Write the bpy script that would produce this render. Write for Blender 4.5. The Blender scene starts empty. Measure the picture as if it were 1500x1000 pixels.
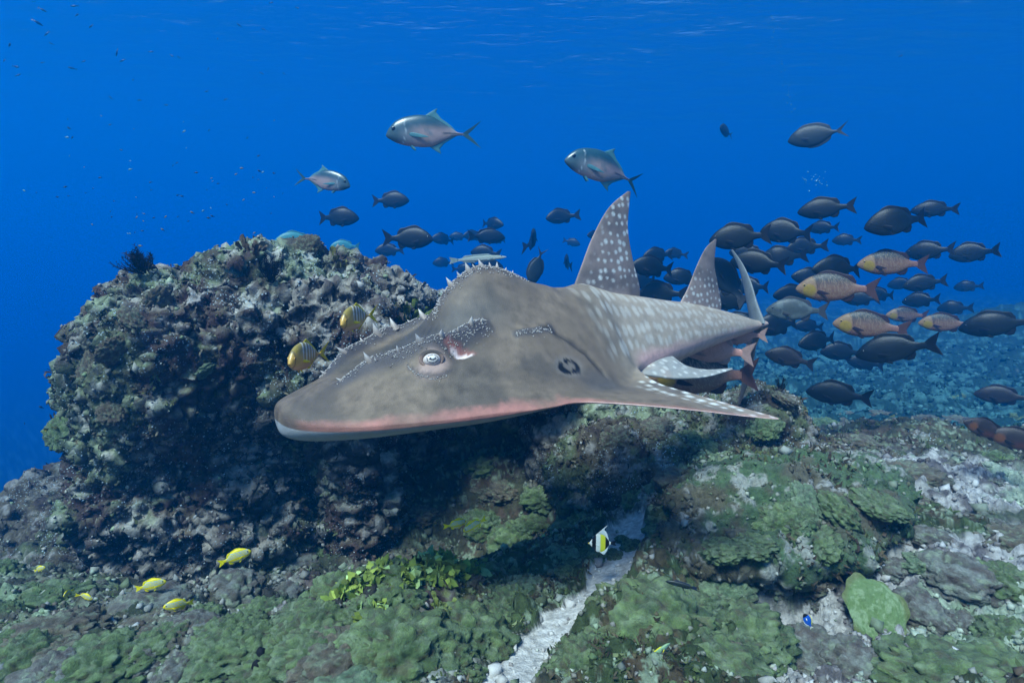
import bpy, bmesh, math, random
import numpy as np
from mathutils import Vector, Matrix
from mathutils.bvhtree import BVHTree

random.seed(7)
RNG = np.random.default_rng(11)
SC = bpy.context.scene
COL = SC.collection
R = math.radians

# ------------------------------------------------------------------ camera
F_PX = 867.0            # focal length in pixels of a 1500 px wide frame
PITCH = R(6.4)
CAM_Z = 1.0
cam_d = bpy.data.cameras.new('camera')
cam_d.sensor_width = 36.0
cam_d.lens = 36.0 * F_PX / 1500.0
cam_d.clip_start = 0.05
cam_d.clip_end = 400.0
cam = bpy.data.objects.new('camera', cam_d)
COL.objects.link(cam)
cam.location = (0, 0, CAM_Z)
cam.rotation_euler = (R(90) - PITCH, 0, 0)
SC.camera = cam

# ------------------------------------------------------------------ light
SUN_EL, SUN_AZ = R(55), R(210)      # azimuth clockwise from +Y: behind the camera, a little to its left
sun_dir = Vector((math.sin(SUN_AZ) * math.cos(SUN_EL), math.cos(SUN_AZ) * math.cos(SUN_EL), math.sin(SUN_EL)))
W = bpy.data.worlds.new('World')
SC.world = W
W.use_nodes = True
wn = W.node_tree.nodes
bg = wn['Background']
sky = wn.new('ShaderNodeTexSky')
sky.sky_type = 'NISHITA'
sky.sun_disc = False
sky.sun_elevation = SUN_EL
sky.sun_rotation = SUN_AZ
W.node_tree.links.new(sky.outputs[0], bg.inputs[0])
bg.inputs[1].default_value = 0.12
sd = bpy.data.lights.new('sun', 'SUN')
sd.energy = 5.0
sd.angle = R(18)
sd.color = (1.0, 0.82, 0.68)
so = bpy.data.objects.new('sun', sd)
COL.objects.link(so)
so.rotation_euler = sun_dir.to_track_quat('Z', 'Y').to_euler()

SC.view_settings.view_transform = 'Standard'
SC.view_settings.look = 'None'
SC.view_settings.exposure = 1.32
SC.view_settings.gamma = 1.0
SC.view_settings.use_curve_mapping = False

SC.render.engine = 'CYCLES'
cy = SC.cycles
cy.max_bounces = 5
cy.diffuse_bounces = 2
cy.glossy_bounces = 2
cy.transmission_bounces = 2
cy.volume_bounces = 2
cy.transparent_max_bounces = 8
cy.use_denoising = True
cy.caustics_reflective = False
cy.caustics_refractive = False
cy.sample_clamp_indirect = 4.0

HAZE_COL, HAZE_ABS, HAZE_D = (0.0, 0.210, 0.49), (0.0, 0.060, 0.44), 0.060      # sea water: red dies first, blue carries farthest
# ------------------------------------------------------------------ small helpers
CP, SP = math.cos(PITCH), math.sin(PITCH)


def at(px, py, d):
    """World point at depth d along the view axis (photo pixels of the 1500x1000 frame)."""
    x = (px - 750.0) / F_PX * d
    u = (500.0 - py) / F_PX * d
    return Vector((x, d * CP + u * SP, CAM_Z - d * SP + u * CP))


def lin(*c):
    c = np.asarray(c[0] if len(c) == 1 else c, float) / 255.0
    return np.where(c <= 0.04045, c / 12.92, ((c + 0.055) / 1.055) ** 2.4)


def smooth(e0, e1, x):
    t = np.clip((x - e0) / (e1 - e0), 0, 1)
    return t * t * (3 - 2 * t)


def mix(a, b, m):
    m = np.asarray(m)[..., None]
    return a * (1 - m) + b * m


def _hash(ix, iy, iz, seed):
    h = (ix.astype(np.uint32) * np.uint32(374761393) + iy.astype(np.uint32) * np.uint32(668265263)
         + iz.astype(np.uint32) * np.uint32(2147483647) + np.uint32((seed * 2654435761) & 0xffffffff))
    h = (h ^ (h >> np.uint32(13))) * np.uint32(1274126177)
    h = h ^ (h >> np.uint32(16))
    h = h * np.uint32(2246822519)
    h = h ^ (h >> np.uint32(15))
    return (h & np.uint32(0xffffff)).astype(np.float64) / float(0xffffff)


def vnoise(P, seed=0):
    P = np.asarray(P, float)
    f = np.floor(P)
    i = f.astype(np.int64)
    t = P - f
    t = t * t * t * (t * (t * 6 - 15) + 10)
    out = 0
    for dx in (0, 1):
        wx = t[:, 0] if dx else 1 - t[:, 0]
        for dy in (0, 1):
            wy = t[:, 1] if dy else 1 - t[:, 1]
            for dz in (0, 1):
                wz = t[:, 2] if dz else 1 - t[:, 2]
                out = out + wx * wy * wz * _hash(i[:, 0] + dx, i[:, 1] + dy, i[:, 2] + dz, seed)
    return out * 2 - 1


ROT = np.array([[0.36, 0.48, -0.80], [-0.80, 0.60, 0.0], [0.48, 0.64, 0.60]])


def fbm(P, octaves=5, freq=1.0, gain=0.5, seed=0):
    P = np.asarray(P, float) * freq
    a, s = 1.0, 0
    for o in range(octaves):
        s = s + a * vnoise(P, seed + o * 17)
        P = (P @ ROT) * 2.03 + 5.3
        a *= gain
    return s


def ridged(P, octaves=4, freq=1.0, gain=0.5, seed=0):
    P = np.asarray(P, float) * freq
    a, s = 1.0, 0
    for o in range(octaves):
        s = s + a * (1 - 2 * np.abs(vnoise(P, seed + o * 13)))
        P = (P @ ROT) * 2.1 + 3.7
        a *= gain
    return s


def worley(P, freq=1.0, seed=0, flat=False, jit=0.8):
    """F1 distance and the random value of the nearest cell."""
    P = np.asarray(P, float) * freq
    f = np.floor(P).astype(np.int64)
    best = np.full(len(P), 9.0)
    val = np.zeros(len(P))
    for dx in (-1, 0, 1):
        for dy in (-1, 0, 1):
            for dz in ((0,) if flat else (-1, 0, 1)):
                cx, cy_, cz = f[:, 0] + dx, f[:, 1] + dy, f[:, 2] + dz
                if flat:
                    cz = np.zeros_like(cx)
                qx = cx + (1 - jit) / 2 + jit * _hash(cx, cy_, cz, seed)
                qy = cy_ + (1 - jit) / 2 + jit * _hash(cx, cy_, cz, seed + 1)
                d = (P[:, 0] - qx) ** 2 + (P[:, 1] - qy) ** 2
                if not flat:
                    qz = cz + (1 - jit) / 2 + jit * _hash(cx, cy_, cz, seed + 2)
                    d = d + (P[:, 2] - qz) ** 2
                m = d < best
                best = np.where(m, d, best)
                val = np.where(m, _hash(cx, cy_, cz, seed + 3), val)
    return np.sqrt(best), val


def dome(F1, r):
    return np.clip(1 - (F1 / r) ** 2, 0, 1) ** 0.7


def curve(rows, n, smooth_n=0):
    """Smooth Catmull-Rom resampling of table rows to n rows."""
    rows = np.asarray(rows, float)
    m = len(rows)
    t = np.linspace(0, m - 1, n)
    i = np.clip(np.floor(t).astype(int), 0, m - 2)
    u = (t - i)[:, None]
    p0 = rows[np.clip(i - 1, 0, m - 1)]
    p1, p2 = rows[i], rows[i + 1]
    p3 = rows[np.clip(i + 2, 0, m - 1)]
    return 0.5 * ((2 * p1) + (-p0 + p2) * u + (2 * p0 - 5 * p1 + 4 * p2 - p3) * u * u + (-p0 + 3 * p1 - 3 * p2 + p3) * u ** 3)


def prof(tab, s):
    """Smooth 1D profile from (s, value) pairs (monotone cubic)."""
    x = np.array([a for a, _ in tab], float)
    y = np.array([b for _, b in tab], float)
    d = np.diff(y) / np.diff(x)
    m = np.zeros(len(x))
    m[1:-1] = np.where(d[:-1] * d[1:] > 0, 2 * d[:-1] * d[1:] / (d[:-1] + d[1:] + 1e-12), 0)
    m[0], m[-1] = d[0], d[-1]
    s = np.clip(s, x[0], x[-1])
    i = np.clip(np.searchsorted(x, s) - 1, 0, len(x) - 2)
    h = x[i + 1] - x[i]
    t = (s - x[i]) / h
    return ((2 * t ** 3 - 3 * t ** 2 + 1) * y[i] + (t ** 3 - 2 * t ** 2 + t) * h * m[i]
            + (-2 * t ** 3 + 3 * t ** 2) * y[i + 1] + (t ** 3 - t ** 2) * h * m[i + 1])


def mesh(name, V, Fq, col=None, mat=None, shade=True):
    """Mesh from arrays: V (n,3), Fq list/array of faces of equal length, col (n,3) linear albedo."""
    V = np.asarray(V, np.float32)
    Fq = np.asarray(Fq, np.int32)
    me = bpy.data.meshes.new(name)
    me.vertices.add(len(V))
    me.vertices.foreach_set('co', V.ravel())
    k = Fq.shape[1]
    me.loops.add(Fq.size)
    me.loops.foreach_set('vertex_index', Fq.ravel())
    me.polygons.add(len(Fq))
    me.polygons.foreach_set('loop_start', np.arange(0, Fq.size, k, dtype=np.int32))
    me.polygons.foreach_set('loop_total', np.full(len(Fq), k, np.int32))
    me.update(calc_edges=True)
    if shade:
        me.polygons.foreach_set('use_smooth', np.ones(len(Fq), bool))
    if col is not None:
        set_col(me, col)
    if mat is not None:
        me.materials.append(mat)
    me.validate()
    return me


def set_col(me, col):
    at_ = me.color_attributes.get('Col') or me.color_attributes.new('Col', 'FLOAT_COLOR', 'POINT')
    c = np.ones((len(me.vertices), 4), np.float32)
    c[:, :3] = col
    at_.data.foreach_set('color', c.ravel())


def verts_of(me):
    a = np.empty(len(me.vertices) * 3, np.float32)
    me.vertices.foreach_get('co', a)
    return a.reshape(-1, 3).astype(float)


def normals_of(me):
    a = np.empty(len(me.vertices) * 3, np.float32)
    me.vertex_normals.foreach_get('vector', a)
    return a.reshape(-1, 3).astype(float)


def set_verts(me, V):
    me.vertices.foreach_set('co', np.asarray(V, np.float32).ravel())
    me.update()


def grid_faces(nu, nv, wrap=False):
    i = np.arange(nu - 1)[:, None]
    j = np.arange(nv if wrap else nv - 1)[None, :]
    j2 = (j + 1) % nv
    f = np.stack([i * nv + j, i * nv + j2, (i + 1) * nv + j2, (i + 1) * nv + j], -1)
    return f.reshape(-1, 4)


def obj(name, me, parent=None, loc=None):
    o = bpy.data.objects.new(name, me)
    COL.objects.link(o)
    if parent is not None:
        o.parent = parent
    if loc is not None:
        o.location = loc
    return o


def tag(o, label=None, cat=None, group=None, kind=None):
    if label:
        o['label'] = label
    if cat:
        o['category'] = cat
    if group:
        o['group'] = group
    if kind:
        o['kind'] = kind
    return o


def copy_tree(o, parent=None):
    c = o.copy()
    COL.objects.link(c)
    c.parent = parent
    for ch in o.children:
        copy_tree(ch, c)
    return c


# ------------------------------------------------------------------ materials
def attr_mat(name, rough=0.85, spec=0.2, bump=0.4, bscale=60.0, bdist=0.01, var=0.35, vscale=25.0, fine=0.0, voro=False, vor_scale=60.0, coord='Object', sheen=0.0, speck=None):
    m = bpy.data.materials.new(name)
    m.use_nodes = True
    nt = m.node_tree
    N, L = nt.nodes, nt.links
    b = N['Principled BSDF']
    b.inputs['Roughness'].default_value = rough
    b.inputs['Specular IOR Level'].default_value = spec
    if sheen:
        b.inputs['Sheen Weight'].default_value = sheen
    a = N.new('ShaderNodeAttribute')
    a.attribute_name = 'Col'
    tc = N.new('ShaderNodeTexCoord')
    n1 = N.new('ShaderNodeTexNoise')
    n1.inputs['Scale'].default_value = vscale
    n1.inputs['Detail'].default_value = 6
    n1.inputs['Roughness'].default_value = 0.65
    L.new(tc.outputs[coord], n1.inputs['Vector'])
    mr = N.new('ShaderNodeMapRange')
    mr.inputs[1].default_value = 0.3
    mr.inputs[2].default_value = 0.7
    mr.inputs[3].default_value = 1 - var
    mr.inputs[4].default_value = 1 + var
    L.new(n1.outputs[0], mr.inputs[0])
    mx = N.new('ShaderNodeVectorMath')
    mx.operation = 'SCALE'
    L.new(a.outputs['Color'], mx.inputs[0])
    L.new(mr.outputs[0], mx.inputs['Scale'])
    out = mx.outputs[0]
    if speck:
        # pale encrusting specks: colour, scale, threshold
        vo = N.new('ShaderNodeTexVoronoi')
        vo.inputs['Scale'].default_value = speck[1]
        L.new(tc.outputs[coord], vo.inputs['Vector'])
        n3 = N.new('ShaderNodeTexNoise')
        n3.inputs['Scale'].default_value = 5.0
        n3.inputs['Detail'].default_value = 3
        L.new(tc.outputs[coord], n3.inputs['Vector'])
        th = N.new('ShaderNodeMapRange')
        th.inputs[1].default_value = speck[2]
        th.inputs[2].default_value = speck[2] * 0.6
        L.new(vo.outputs['Distance'], th.inputs[0])
        t2 = N.new('ShaderNodeMapRange')
        t2.inputs[1].default_value = 0.47
        t2.inputs[2].default_value = 0.6
        L.new(n3.outputs[0], t2.inputs[0])
        mu = N.new('ShaderNodeMath')
        mu.operation = 'MULTIPLY'
        L.new(th.outputs[0], mu.inputs[0])
        L.new(t2.outputs[0], mu.inputs[1])
        mc = N.new('ShaderNodeMix')
        mc.data_type = 'RGBA'
        L.new(mu.outputs[0], mc.inputs[0])
        L.new(out, mc.inputs[6])
        mc.inputs[7].default_value = (*speck[0], 1)
        out = mc.outputs[2]
    L.new(out, b.inputs['Base Color'])
    if voro:
        n2 = N.new('ShaderNodeTexVoronoi')
        n2.inputs['Scale'].default_value = vor_scale
        L.new(tc.outputs[coord], n2.inputs['Vector'])
        h = n2.outputs['Distance']
    else:
        n2 = N.new('ShaderNodeTexNoise')
        n2.inputs['Scale'].default_value = bscale
        n2.inputs['Detail'].default_value = 5
        n2.inputs['Roughness'].default_value = 0.7
        L.new(tc.outputs[coord], n2.inputs['Vector'])
        h = n2.outputs[0]
    bp = N.new('ShaderNodeBump')
    bp.inputs['Strength'].default_value = bump
    bp.inputs['Distance'].default_value = bdist
    L.new(h, bp.inputs['Height'])
    L.new(bp.outputs[0], b.inputs['Normal'])
    return m


M = {}
M['ground'] = attr_mat('reef_ground', bump=0.9, bscale=70, bdist=0.02, var=0.5, vscale=38)
M['rock'] = attr_mat('reef_rock', bump=0.9, bscale=60, bdist=0.02, var=0.55, vscale=30, speck=(lin(168, 188, 196), 75.0, 0.30))
M['coral'] = attr_mat('soft_coral', rough=0.9, bump=1.0, bscale=130, bdist=0.010, var=0.45, vscale=75, sheen=0.1)
M['lobes'] = attr_mat('coral_lobes', rough=0.9, bump=0.8, bscale=22, bdist=0.02, var=0.4, vscale=11, sheen=0.1)
M['stuff'] = attr_mat('reef_growth', bump=0.3, bscale=120, var=0.3, vscale=40)
M['black'] = attr_mat('dark_growth', rough=0.7, bump=0.3, var=0.3)
M['skin'] = attr_mat('shark_skin', rough=0.5, spec=0.35, bump=0.55, bscale=330, bdist=0.004, var=0.20, vscale=26)
M['fish'] = attr_mat('scaled_fish', rough=0.42, spec=0.4, bump=0.3, bdist=0.003, var=0.14, vscale=22, voro=True, vor_scale=100)
M['silver'] = attr_mat('silver_fish', rough=0.30, spec=0.7, bump=0.15, bscale=120, bdist=0.003, var=0.10, vscale=20)
M['fin'] = attr_mat('fin', rough=0.5, spec=0.3, bump=0.2, bscale=90, bdist=0.003, var=0.15)
M['small'] = attr_mat('small_fish', rough=0.4, spec=0.4, bump=0.0, var=0.08)
M['eye'] = attr_mat('eye', rough=0.12, spec=0.6, bump=0.0, var=0.0)
M['thorn'] = attr_mat('thorn', rough=0.5, spec=0.4, bump=0.2, bscale=200, bdist=0.002, var=0.12, vscale=90)

# ------------------------------------------------------------------ the water surface, far overhead
Z_SURF = 11.0
ws_n = 260
wx = np.linspace(-170, 170, ws_n)
wy = np.linspace(-60, 200, ws_n)
WX, WY = np.meshgrid(wx, wy, indexing='ij')
WP = np.stack([WX.ravel(), WY.ravel(), np.zeros(WX.size)], 1)
wz = Z_SURF + 0.10 * fbm(WP, 3, 0.5, seed=3)
wme = mesh('water_surface', np.stack([WP[:, 0], WP[:, 1], wz], 1), grid_faces(ws_n, ws_n))
wm = bpy.data.materials.new('water_surface')
wm.use_nodes = True
nt = wm.node_tree
nt.nodes.clear()
o_ = nt.nodes.new('ShaderNodeOutputMaterial')
tr = nt.nodes.new('ShaderNodeBsdfTransparent')
gl = nt.nodes.new('ShaderNodeBsdfGlossy')
gl.inputs['Roughness'].default_value = 0.05
gl.inputs['Color'].default_value = (0.6, 0.85, 1, 1)
tr.inputs['Color'].default_value = (0.74, 0.94, 1.0, 1)
mxs = nt.nodes.new('ShaderNodeMixShader')
fr = nt.nodes.new('ShaderNodeLayerWeight')
fr.inputs['Blend'].default_value = 0.5
tcn = nt.nodes.new('ShaderNodeTexCoord')
nz = nt.nodes.new('ShaderNodeTexNoise')
nz.inputs['Scale'].default_value = 0.55
nz.inputs['Detail'].default_value = 4
mpn = nt.nodes.new('ShaderNodeMapping')
mpn.inputs['Scale'].default_value = (0.6, 1.3, 1)
nt.links.new(tcn.outputs['Object'], mpn.inputs[0])
nt.links.new(mpn.outputs[0], nz.inputs['Vector'])
bpn = nt.nodes.new('ShaderNodeBump')
bpn.inputs['Strength'].default_value = 1.0
bpn.inputs['Distance'].default_value = 0.26
nt.links.new(nz.outputs[0], bpn.inputs['Height'])
nt.links.new(bpn.outputs[0], gl.inputs['Normal'])
nt.links.new(bpn.outputs[0], fr.inputs['Normal'])
snell = nt.nodes.new('ShaderNodeMapRange')      # total reflection outside Snell's window
snell.inputs[1].default_value = 0.28
snell.inputs[2].default_value = 0.56
snell.inputs[3].default_value = 0.02
snell.inputs[4].default_value = 0.97
nt.links.new(fr.outputs['Facing'], snell.inputs[0])
nt.links.new(snell.outputs[0], mxs.inputs[0])
nt.links.new(tr.outputs[0], mxs.inputs[1])
nt.links.new(gl.outputs[0], mxs.inputs[2])
nt.links.new(mxs.outputs[0], o_.inputs['Surface'])
wme.materials.append(wm)
tag(obj('water_surface', wme), kind='structure')

# ------------------------------------------------------------------ the seabed
C_SAND = lin(204, 200, 194)
C_PALE = lin(142, 144, 134)
C_OLIVE = lin(74, 90, 54)
C_BROWN = lin(90, 80, 68)
C_PURP = lin(86, 66, 64)
C_GREEN = lin(132, 158, 112)
C_DARK = lin(44, 46, 44)
C_TURF = lin(104, 98, 84)


def seg_dist(X, Y, pts):
    best = np.full(X.shape, 1e9)
    for (x0, y0), (x1, y1) in zip(pts[:-1], pts[1:]):
        dx, dy = x1 - x0, y1 - y0
        t = np.clip(((X - x0) * dx + (Y - y0) * dy) / (dx * dx + dy * dy), 0, 1)
        best = np.minimum(best, np.hypot(X - x0 - t * dx, Y - y0 - t * dy))
    return best


def gpt(px, py, z=0.0):
    """Where the view ray through a photo pixel meets the level z."""
    v = at(px, py, 1.0) - Vector((0, 0, CAM_Z))
    t = (z - CAM_Z) / v.z
    return (v.x * t, v.y * t)


CHANNEL = [gpt(740, 1010), gpt(800, 930), gpt(880, 855), gpt(905, 800), gpt(930, 770)]


RUB1, RUB2, RUB3 = gpt(1310, 900), gpt(1420, 740, -0.1), gpt(1180, 985)
LEAFY = gpt(590, 850)


def blob(X, Y, c, rx, ry):
    return np.exp(-(((X - c[0]) / rx) ** 2 + ((Y - c[1]) / ry) ** 2))


def base_height(X, Y):
    P2 = np.stack([X, Y, np.zeros_like(X)], -1).reshape(-1, 3)
    sh = X.shape
    h = 0.055 * fbm(P2, 3, 0.9, seed=21).reshape(sh)
    # hollow in front of and under the boulder
    h = h - 0.52 * blob(X, Y, (-1.35, 2.75), 1.0, 0.62)
    h = h - 0.42 * blob(X, Y, (-0.12, 2.85), 0.55, 0.5)
    # rise toward the reef shoulder right of the caves
    h = h + 0.20 * blob(X, Y, (0.75, 3.0), 0.55, 0.55)
    h = h + 0.10 * blob(X, Y, (1.1, 2.35), 0.5, 0.30)
    # swells of the coral flat in front
    h = h + 0.10 * blob(X, Y, (-0.30, 1.75), 0.28, 0.22) + 0.07 * blob(X, Y, (0.36, 1.62), 0.2, 0.16) - 0.10 * blob(X, Y, (-0.62, 2.05), 0.3, 0.25)
    h = h - 0.12 * blob(X, Y, gpt(1130, 865), 0.22, 0.10) - 0.12 * blob(X, Y, RUB1, 0.5, 0.28) - 0.06 * blob(X, Y, RUB3, 0.3, 0.2)
    # the reef falls away behind and to the right, further out it levels off
    h = h - 0.75 * smooth(3.0, 5.2, Y - 0.15 * X) * smooth(0.2, 1.4, X + 0.3 * (Y - 3))
    h = h - 0.3 * smooth(6, 20, Y) + 0.30 * smooth(3.5, 9.0, X - 0.15 * Y) * smooth(4.0, 8.0, Y)
    # drop-off beyond the boulder on the left
    h = h - 5.5 * smooth(1.6, 4.2, -X + 0.10 * (Y - 3.0)) * smooth(1.75, 3.8, Y + 0.15 * X)
    h = h - 4.0 * smooth(4.6, 9.0, Y) * smooth(1.2, -1.5, X - 0.12 * Y)
    # a far rise on the right
    h = h + 0.9 * blob(X, Y, (12.5, 13.5), 3.0, 3.0)
    return h


def channel_mask(X, Y):
    P2 = np.stack([X, Y, np.zeros_like(X)], -1).reshape(-1, 3)
    w = 0.064 + 0.04 * fbm(P2, 4, 6.0, seed=5).reshape(X.shape)
    return smooth(1.3, 0.75, seg_dist(X, Y, CHANNEL) / w)


def rubble_mask(X, Y):
    P2 = np.stack([X, Y, np.zeros_like(X)], -1).reshape(-1, 3)
    n = fbm(P2, 4, 3.0, seed=7).reshape(X.shape)
    m = 1.1 * blob(X, Y, RUB1, 0.46, 0.34) + blob(X, Y, RUB2, 0.6, 0.6) + 0.9 * blob(X, Y, gpt(1480, 850), 0.3, 0.25) + 0.8 * blob(X, Y, RUB3, 0.26, 0.16) + 0.6 * blob(X, Y, (-0.72, 1.72), 0.2, 0.12)
    return smooth(0.42, 0.62, m + 0.25 * n)


def ground_height(X, Y, detail=True):
    X = np.asarray(X, float)
    Y = np.asarray(Y, float)
    sh = X.shape
    h = base_height(X, Y)
    P2 = np.stack([X, Y, np.zeros_like(X)], -1).reshape(-1, 3)
    ch = channel_mask(X, Y)
    rough = 0.05 * fbm(P2, 3, 2.6, seed=31).reshape(sh)
    if detail:
        warp = P2 + 0.02 * np.stack([fbm(P2, 2, 14, seed=41), fbm(P2, 2, 14, seed=43), np.zeros(len(P2))], 1)
        F1, v1 = worley(warp, 5.2, 51, True)
        F2, v2 = worley(warp, 13.0, 57, True)
        F3, v3 = worley(P2, 30.0, 59, True)
        F4, v4 = worley(warp, 19.0, 63, True)
        cm = coral_mask(X, Y)
        lump = (0.042 * dome(F1, 0.72) * smooth(0.3, 0.6, v1) + 0.022 * dome(F2, 0.70) * smooth(0.2, 0.5, v2)
                + 0.011 * dome(F3, 0.7) * smooth(0.2, 0.5, v3)).reshape(sh)
        rub = (0.030 * fbm(P2, 4, 7.0, 0.6, seed=61) + 0.026 * dome(F4, 0.62) * smooth(0.35, 0.7, v4) + 0.008 * dome(F3, 0.6) + 0.006 * fbm(P2, 3, 45.0, 0.7, seed=67)).reshape(sh)
        rough = rough + lump * cm + rub * (1 - 0.8 * cm) * (1 - 0.9 * ch)
        rough = rough + 0.003 * fbm(P2, 2, 70.0, seed=69).reshape(sh)
        rough = rough * (1 - 0.5 * smooth(4.5, 8.0, Y))
        Fa, va = worley(P2, 1.5, 91, True)
        Fb, vb = worley(P2, 3.6, 93, True)
        far_l = (0.11 * dome(Fa, 0.62) * smooth(0.35, 0.8, va) + 0.07 * dome(Fb, 0.65) * smooth(0.3, 0.7, vb)).reshape(sh)
        rough = rough + far_l * smooth(3.4, 5.0, Y) * smooth(0.3, 1.2, X)
    h = h + rough * (1 - 0.8 * ch) - 0.014 * ch
    return h


def coral_mask(X, Y):
    P2 = np.stack([X, Y, np.zeros_like(X)], -1).reshape(-1, 3)
    n = fbm(P2, 4, 1.6, seed=71).reshape(X.shape)
    left = smooth(-0.55, -1.0, X) * 0.5
    m = smooth(-0.45, -0.05, n) * (1 - rubble_mask(X, Y)) * (1 - left) * (1 - 0.5 * smooth(3.5, 5, Y))
    return m * (1 - channel_mask(X, Y))


def ground_colour(X, Y, Z=None):
    X = np.asarray(X, float)
    Y = np.asarray(Y, float)
    P2 = np.stack([X, Y, np.zeros_like(X) if Z is None else Z], -1)
    cm = coral_mask(X, Y)
    ch = channel_mask(X, Y)
    rb = rubble_mask(X, Y)
    n1 = fbm(P2, 5, 3.0, 0.6, seed=81)
    n2 = fbm(P2, 5, 9.0, 0.65, seed=83)
    n3 = fbm(P2, 4, 1.1, 0.6, seed=87)
    n4 = fbm(P2, 4, 26.0, 0.65, seed=89)
    F2, v2 = worley(P2, 13.0, 57, True)
    c = np.broadcast_to(C_TURF * 0.7, (len(X), 3)).copy()
    c = mix(c, C_PALE, smooth(0.05, 0.5, n2))
    c = mix(c, C_PURP, smooth(0.2, 0.55, n1) * 0.8)
    c = mix(c, C_GREEN, smooth(0.35, 0.7, n2 * 0.6 + n3) * 0.6)
    far = smooth(2.5, 3.4, Y)
    c = mix(c, C_DARK, smooth(0.0, 0.4, -n2) * 0.75)
    rc = mix(np.broadcast_to(C_SAND * 0.72, c.shape), lin(104, 98, 98), smooth(-0.1, 0.5, n2 + 0.5 * n4))
    rc = mix(rc, lin(140, 164, 128), smooth(0.3, 0.6, n1 - 0.3 * n2) * 0.6)
    c = mix(c, rc, rb)
    oc = mix(np.broadcast_to(C_OLIVE, c.shape), C_BROWN, np.clip(smooth(-0.1, 0.5, n3) * 0.6 + 0.6 * far, 0, 1))
    oc = oc * (0.45 + 0.5 * v2)[:, None]  # ground between the mounds darkened, crevice shade put into the colour
    oc = mix(oc, lin(84, 46, 36), smooth(0.1, 0.5, n2 - 0.4 * n1) * 0.5)
    oc = mix(oc, lin(150, 168, 140), smooth(0.35, 0.65, n4 + 0.4 * n2) * 0.7)
    c = mix(c, oc, cm * 0.92)
    lf = blob(X, Y, LEAFY, 0.26, 0.20)
    c = mix(c, lin(138, 150, 70), smooth(0.3, 0.7, lf + 0.35 * n2) * smooth(-0.3, 0.3, n4) * 0.85)
    c = mix(c, lin(28, 64, 60), smooth(3.4, 5.2, Y) * 0.92)  # far ground painted teal: the water's loss of red put into colour
    c = mix(c, lin(78, 122, 116), smooth(4.0, 6.0, Y) * smooth(0.1, 0.5, 0.7 * n1 + 0.8 * n2) * 0.85)  # paler far patches carry the same painted water tint
    c = mix(c, C_SAND, smooth(0.35, 0.7, ch + 0.25 * n4))
    return np.clip(c, 0.008, 0.8)


th = np.radians(np.concatenate([np.linspace(-80, -46, 40, endpoint=False), np.linspace(-46, 46, 660), np.linspace(46, 80, 41)[1:]]))
lr = np.concatenate([np.arange(math.log(0.6), math.log(1.1), 0.008), np.arange(math.log(1.1), math.log(5.5), 0.0042), np.arange(math.log(5.5), math.log(16.0), 0.0085), np.linspace(math.log(16.0), math.log(130.0), 66)])
TH, LR = np.meshgrid(th, np.exp(lr), indexing='ij')
GX, GY = (LR * np.sin(TH)).ravel(), (LR * np.cos(TH)).ravel()
GZ = ground_height(GX, GY)
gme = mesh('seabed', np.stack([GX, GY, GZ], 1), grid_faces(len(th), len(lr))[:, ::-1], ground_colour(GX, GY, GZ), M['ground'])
tag(obj('seabed', gme), kind='structure')


def gz(x, y):
    return float(ground_height(np.array([x]), np.array([y]))[0])


def ground_hit(px, py):
    """World point where the view ray through a photo pixel meets the seabed."""
    v = at(px, py, 1.0) - Vector((0, 0, CAM_Z))
    t = np.exp(np.linspace(math.log(0.8), math.log(40), 500))
    z = ground_height(v.x * t, v.y * t, False)
    below = CAM_Z + v.z * t < z
    i = int(np.argmax(below)) if below.any() else len(t) - 1
    return Vector((v.x * t[i], v.y * t[i], z[i]))


# ------------------------------------------------------------------ rocks
def ico(sub):
    bm = bmesh.new()
    bmesh.ops.create_icosphere(bm, subdivisions=sub, radius=1.0)
    V = np.array([v.co[:] for v in bm.verts])
    Fc = np.array([[v.index for v in f.verts] for f in bm.faces])
    bm.free()
    return V, Fc


ICO1, ICO2, ICO3, ICO4 = ico(1), ico(2), ico(3), ico(4)


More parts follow.
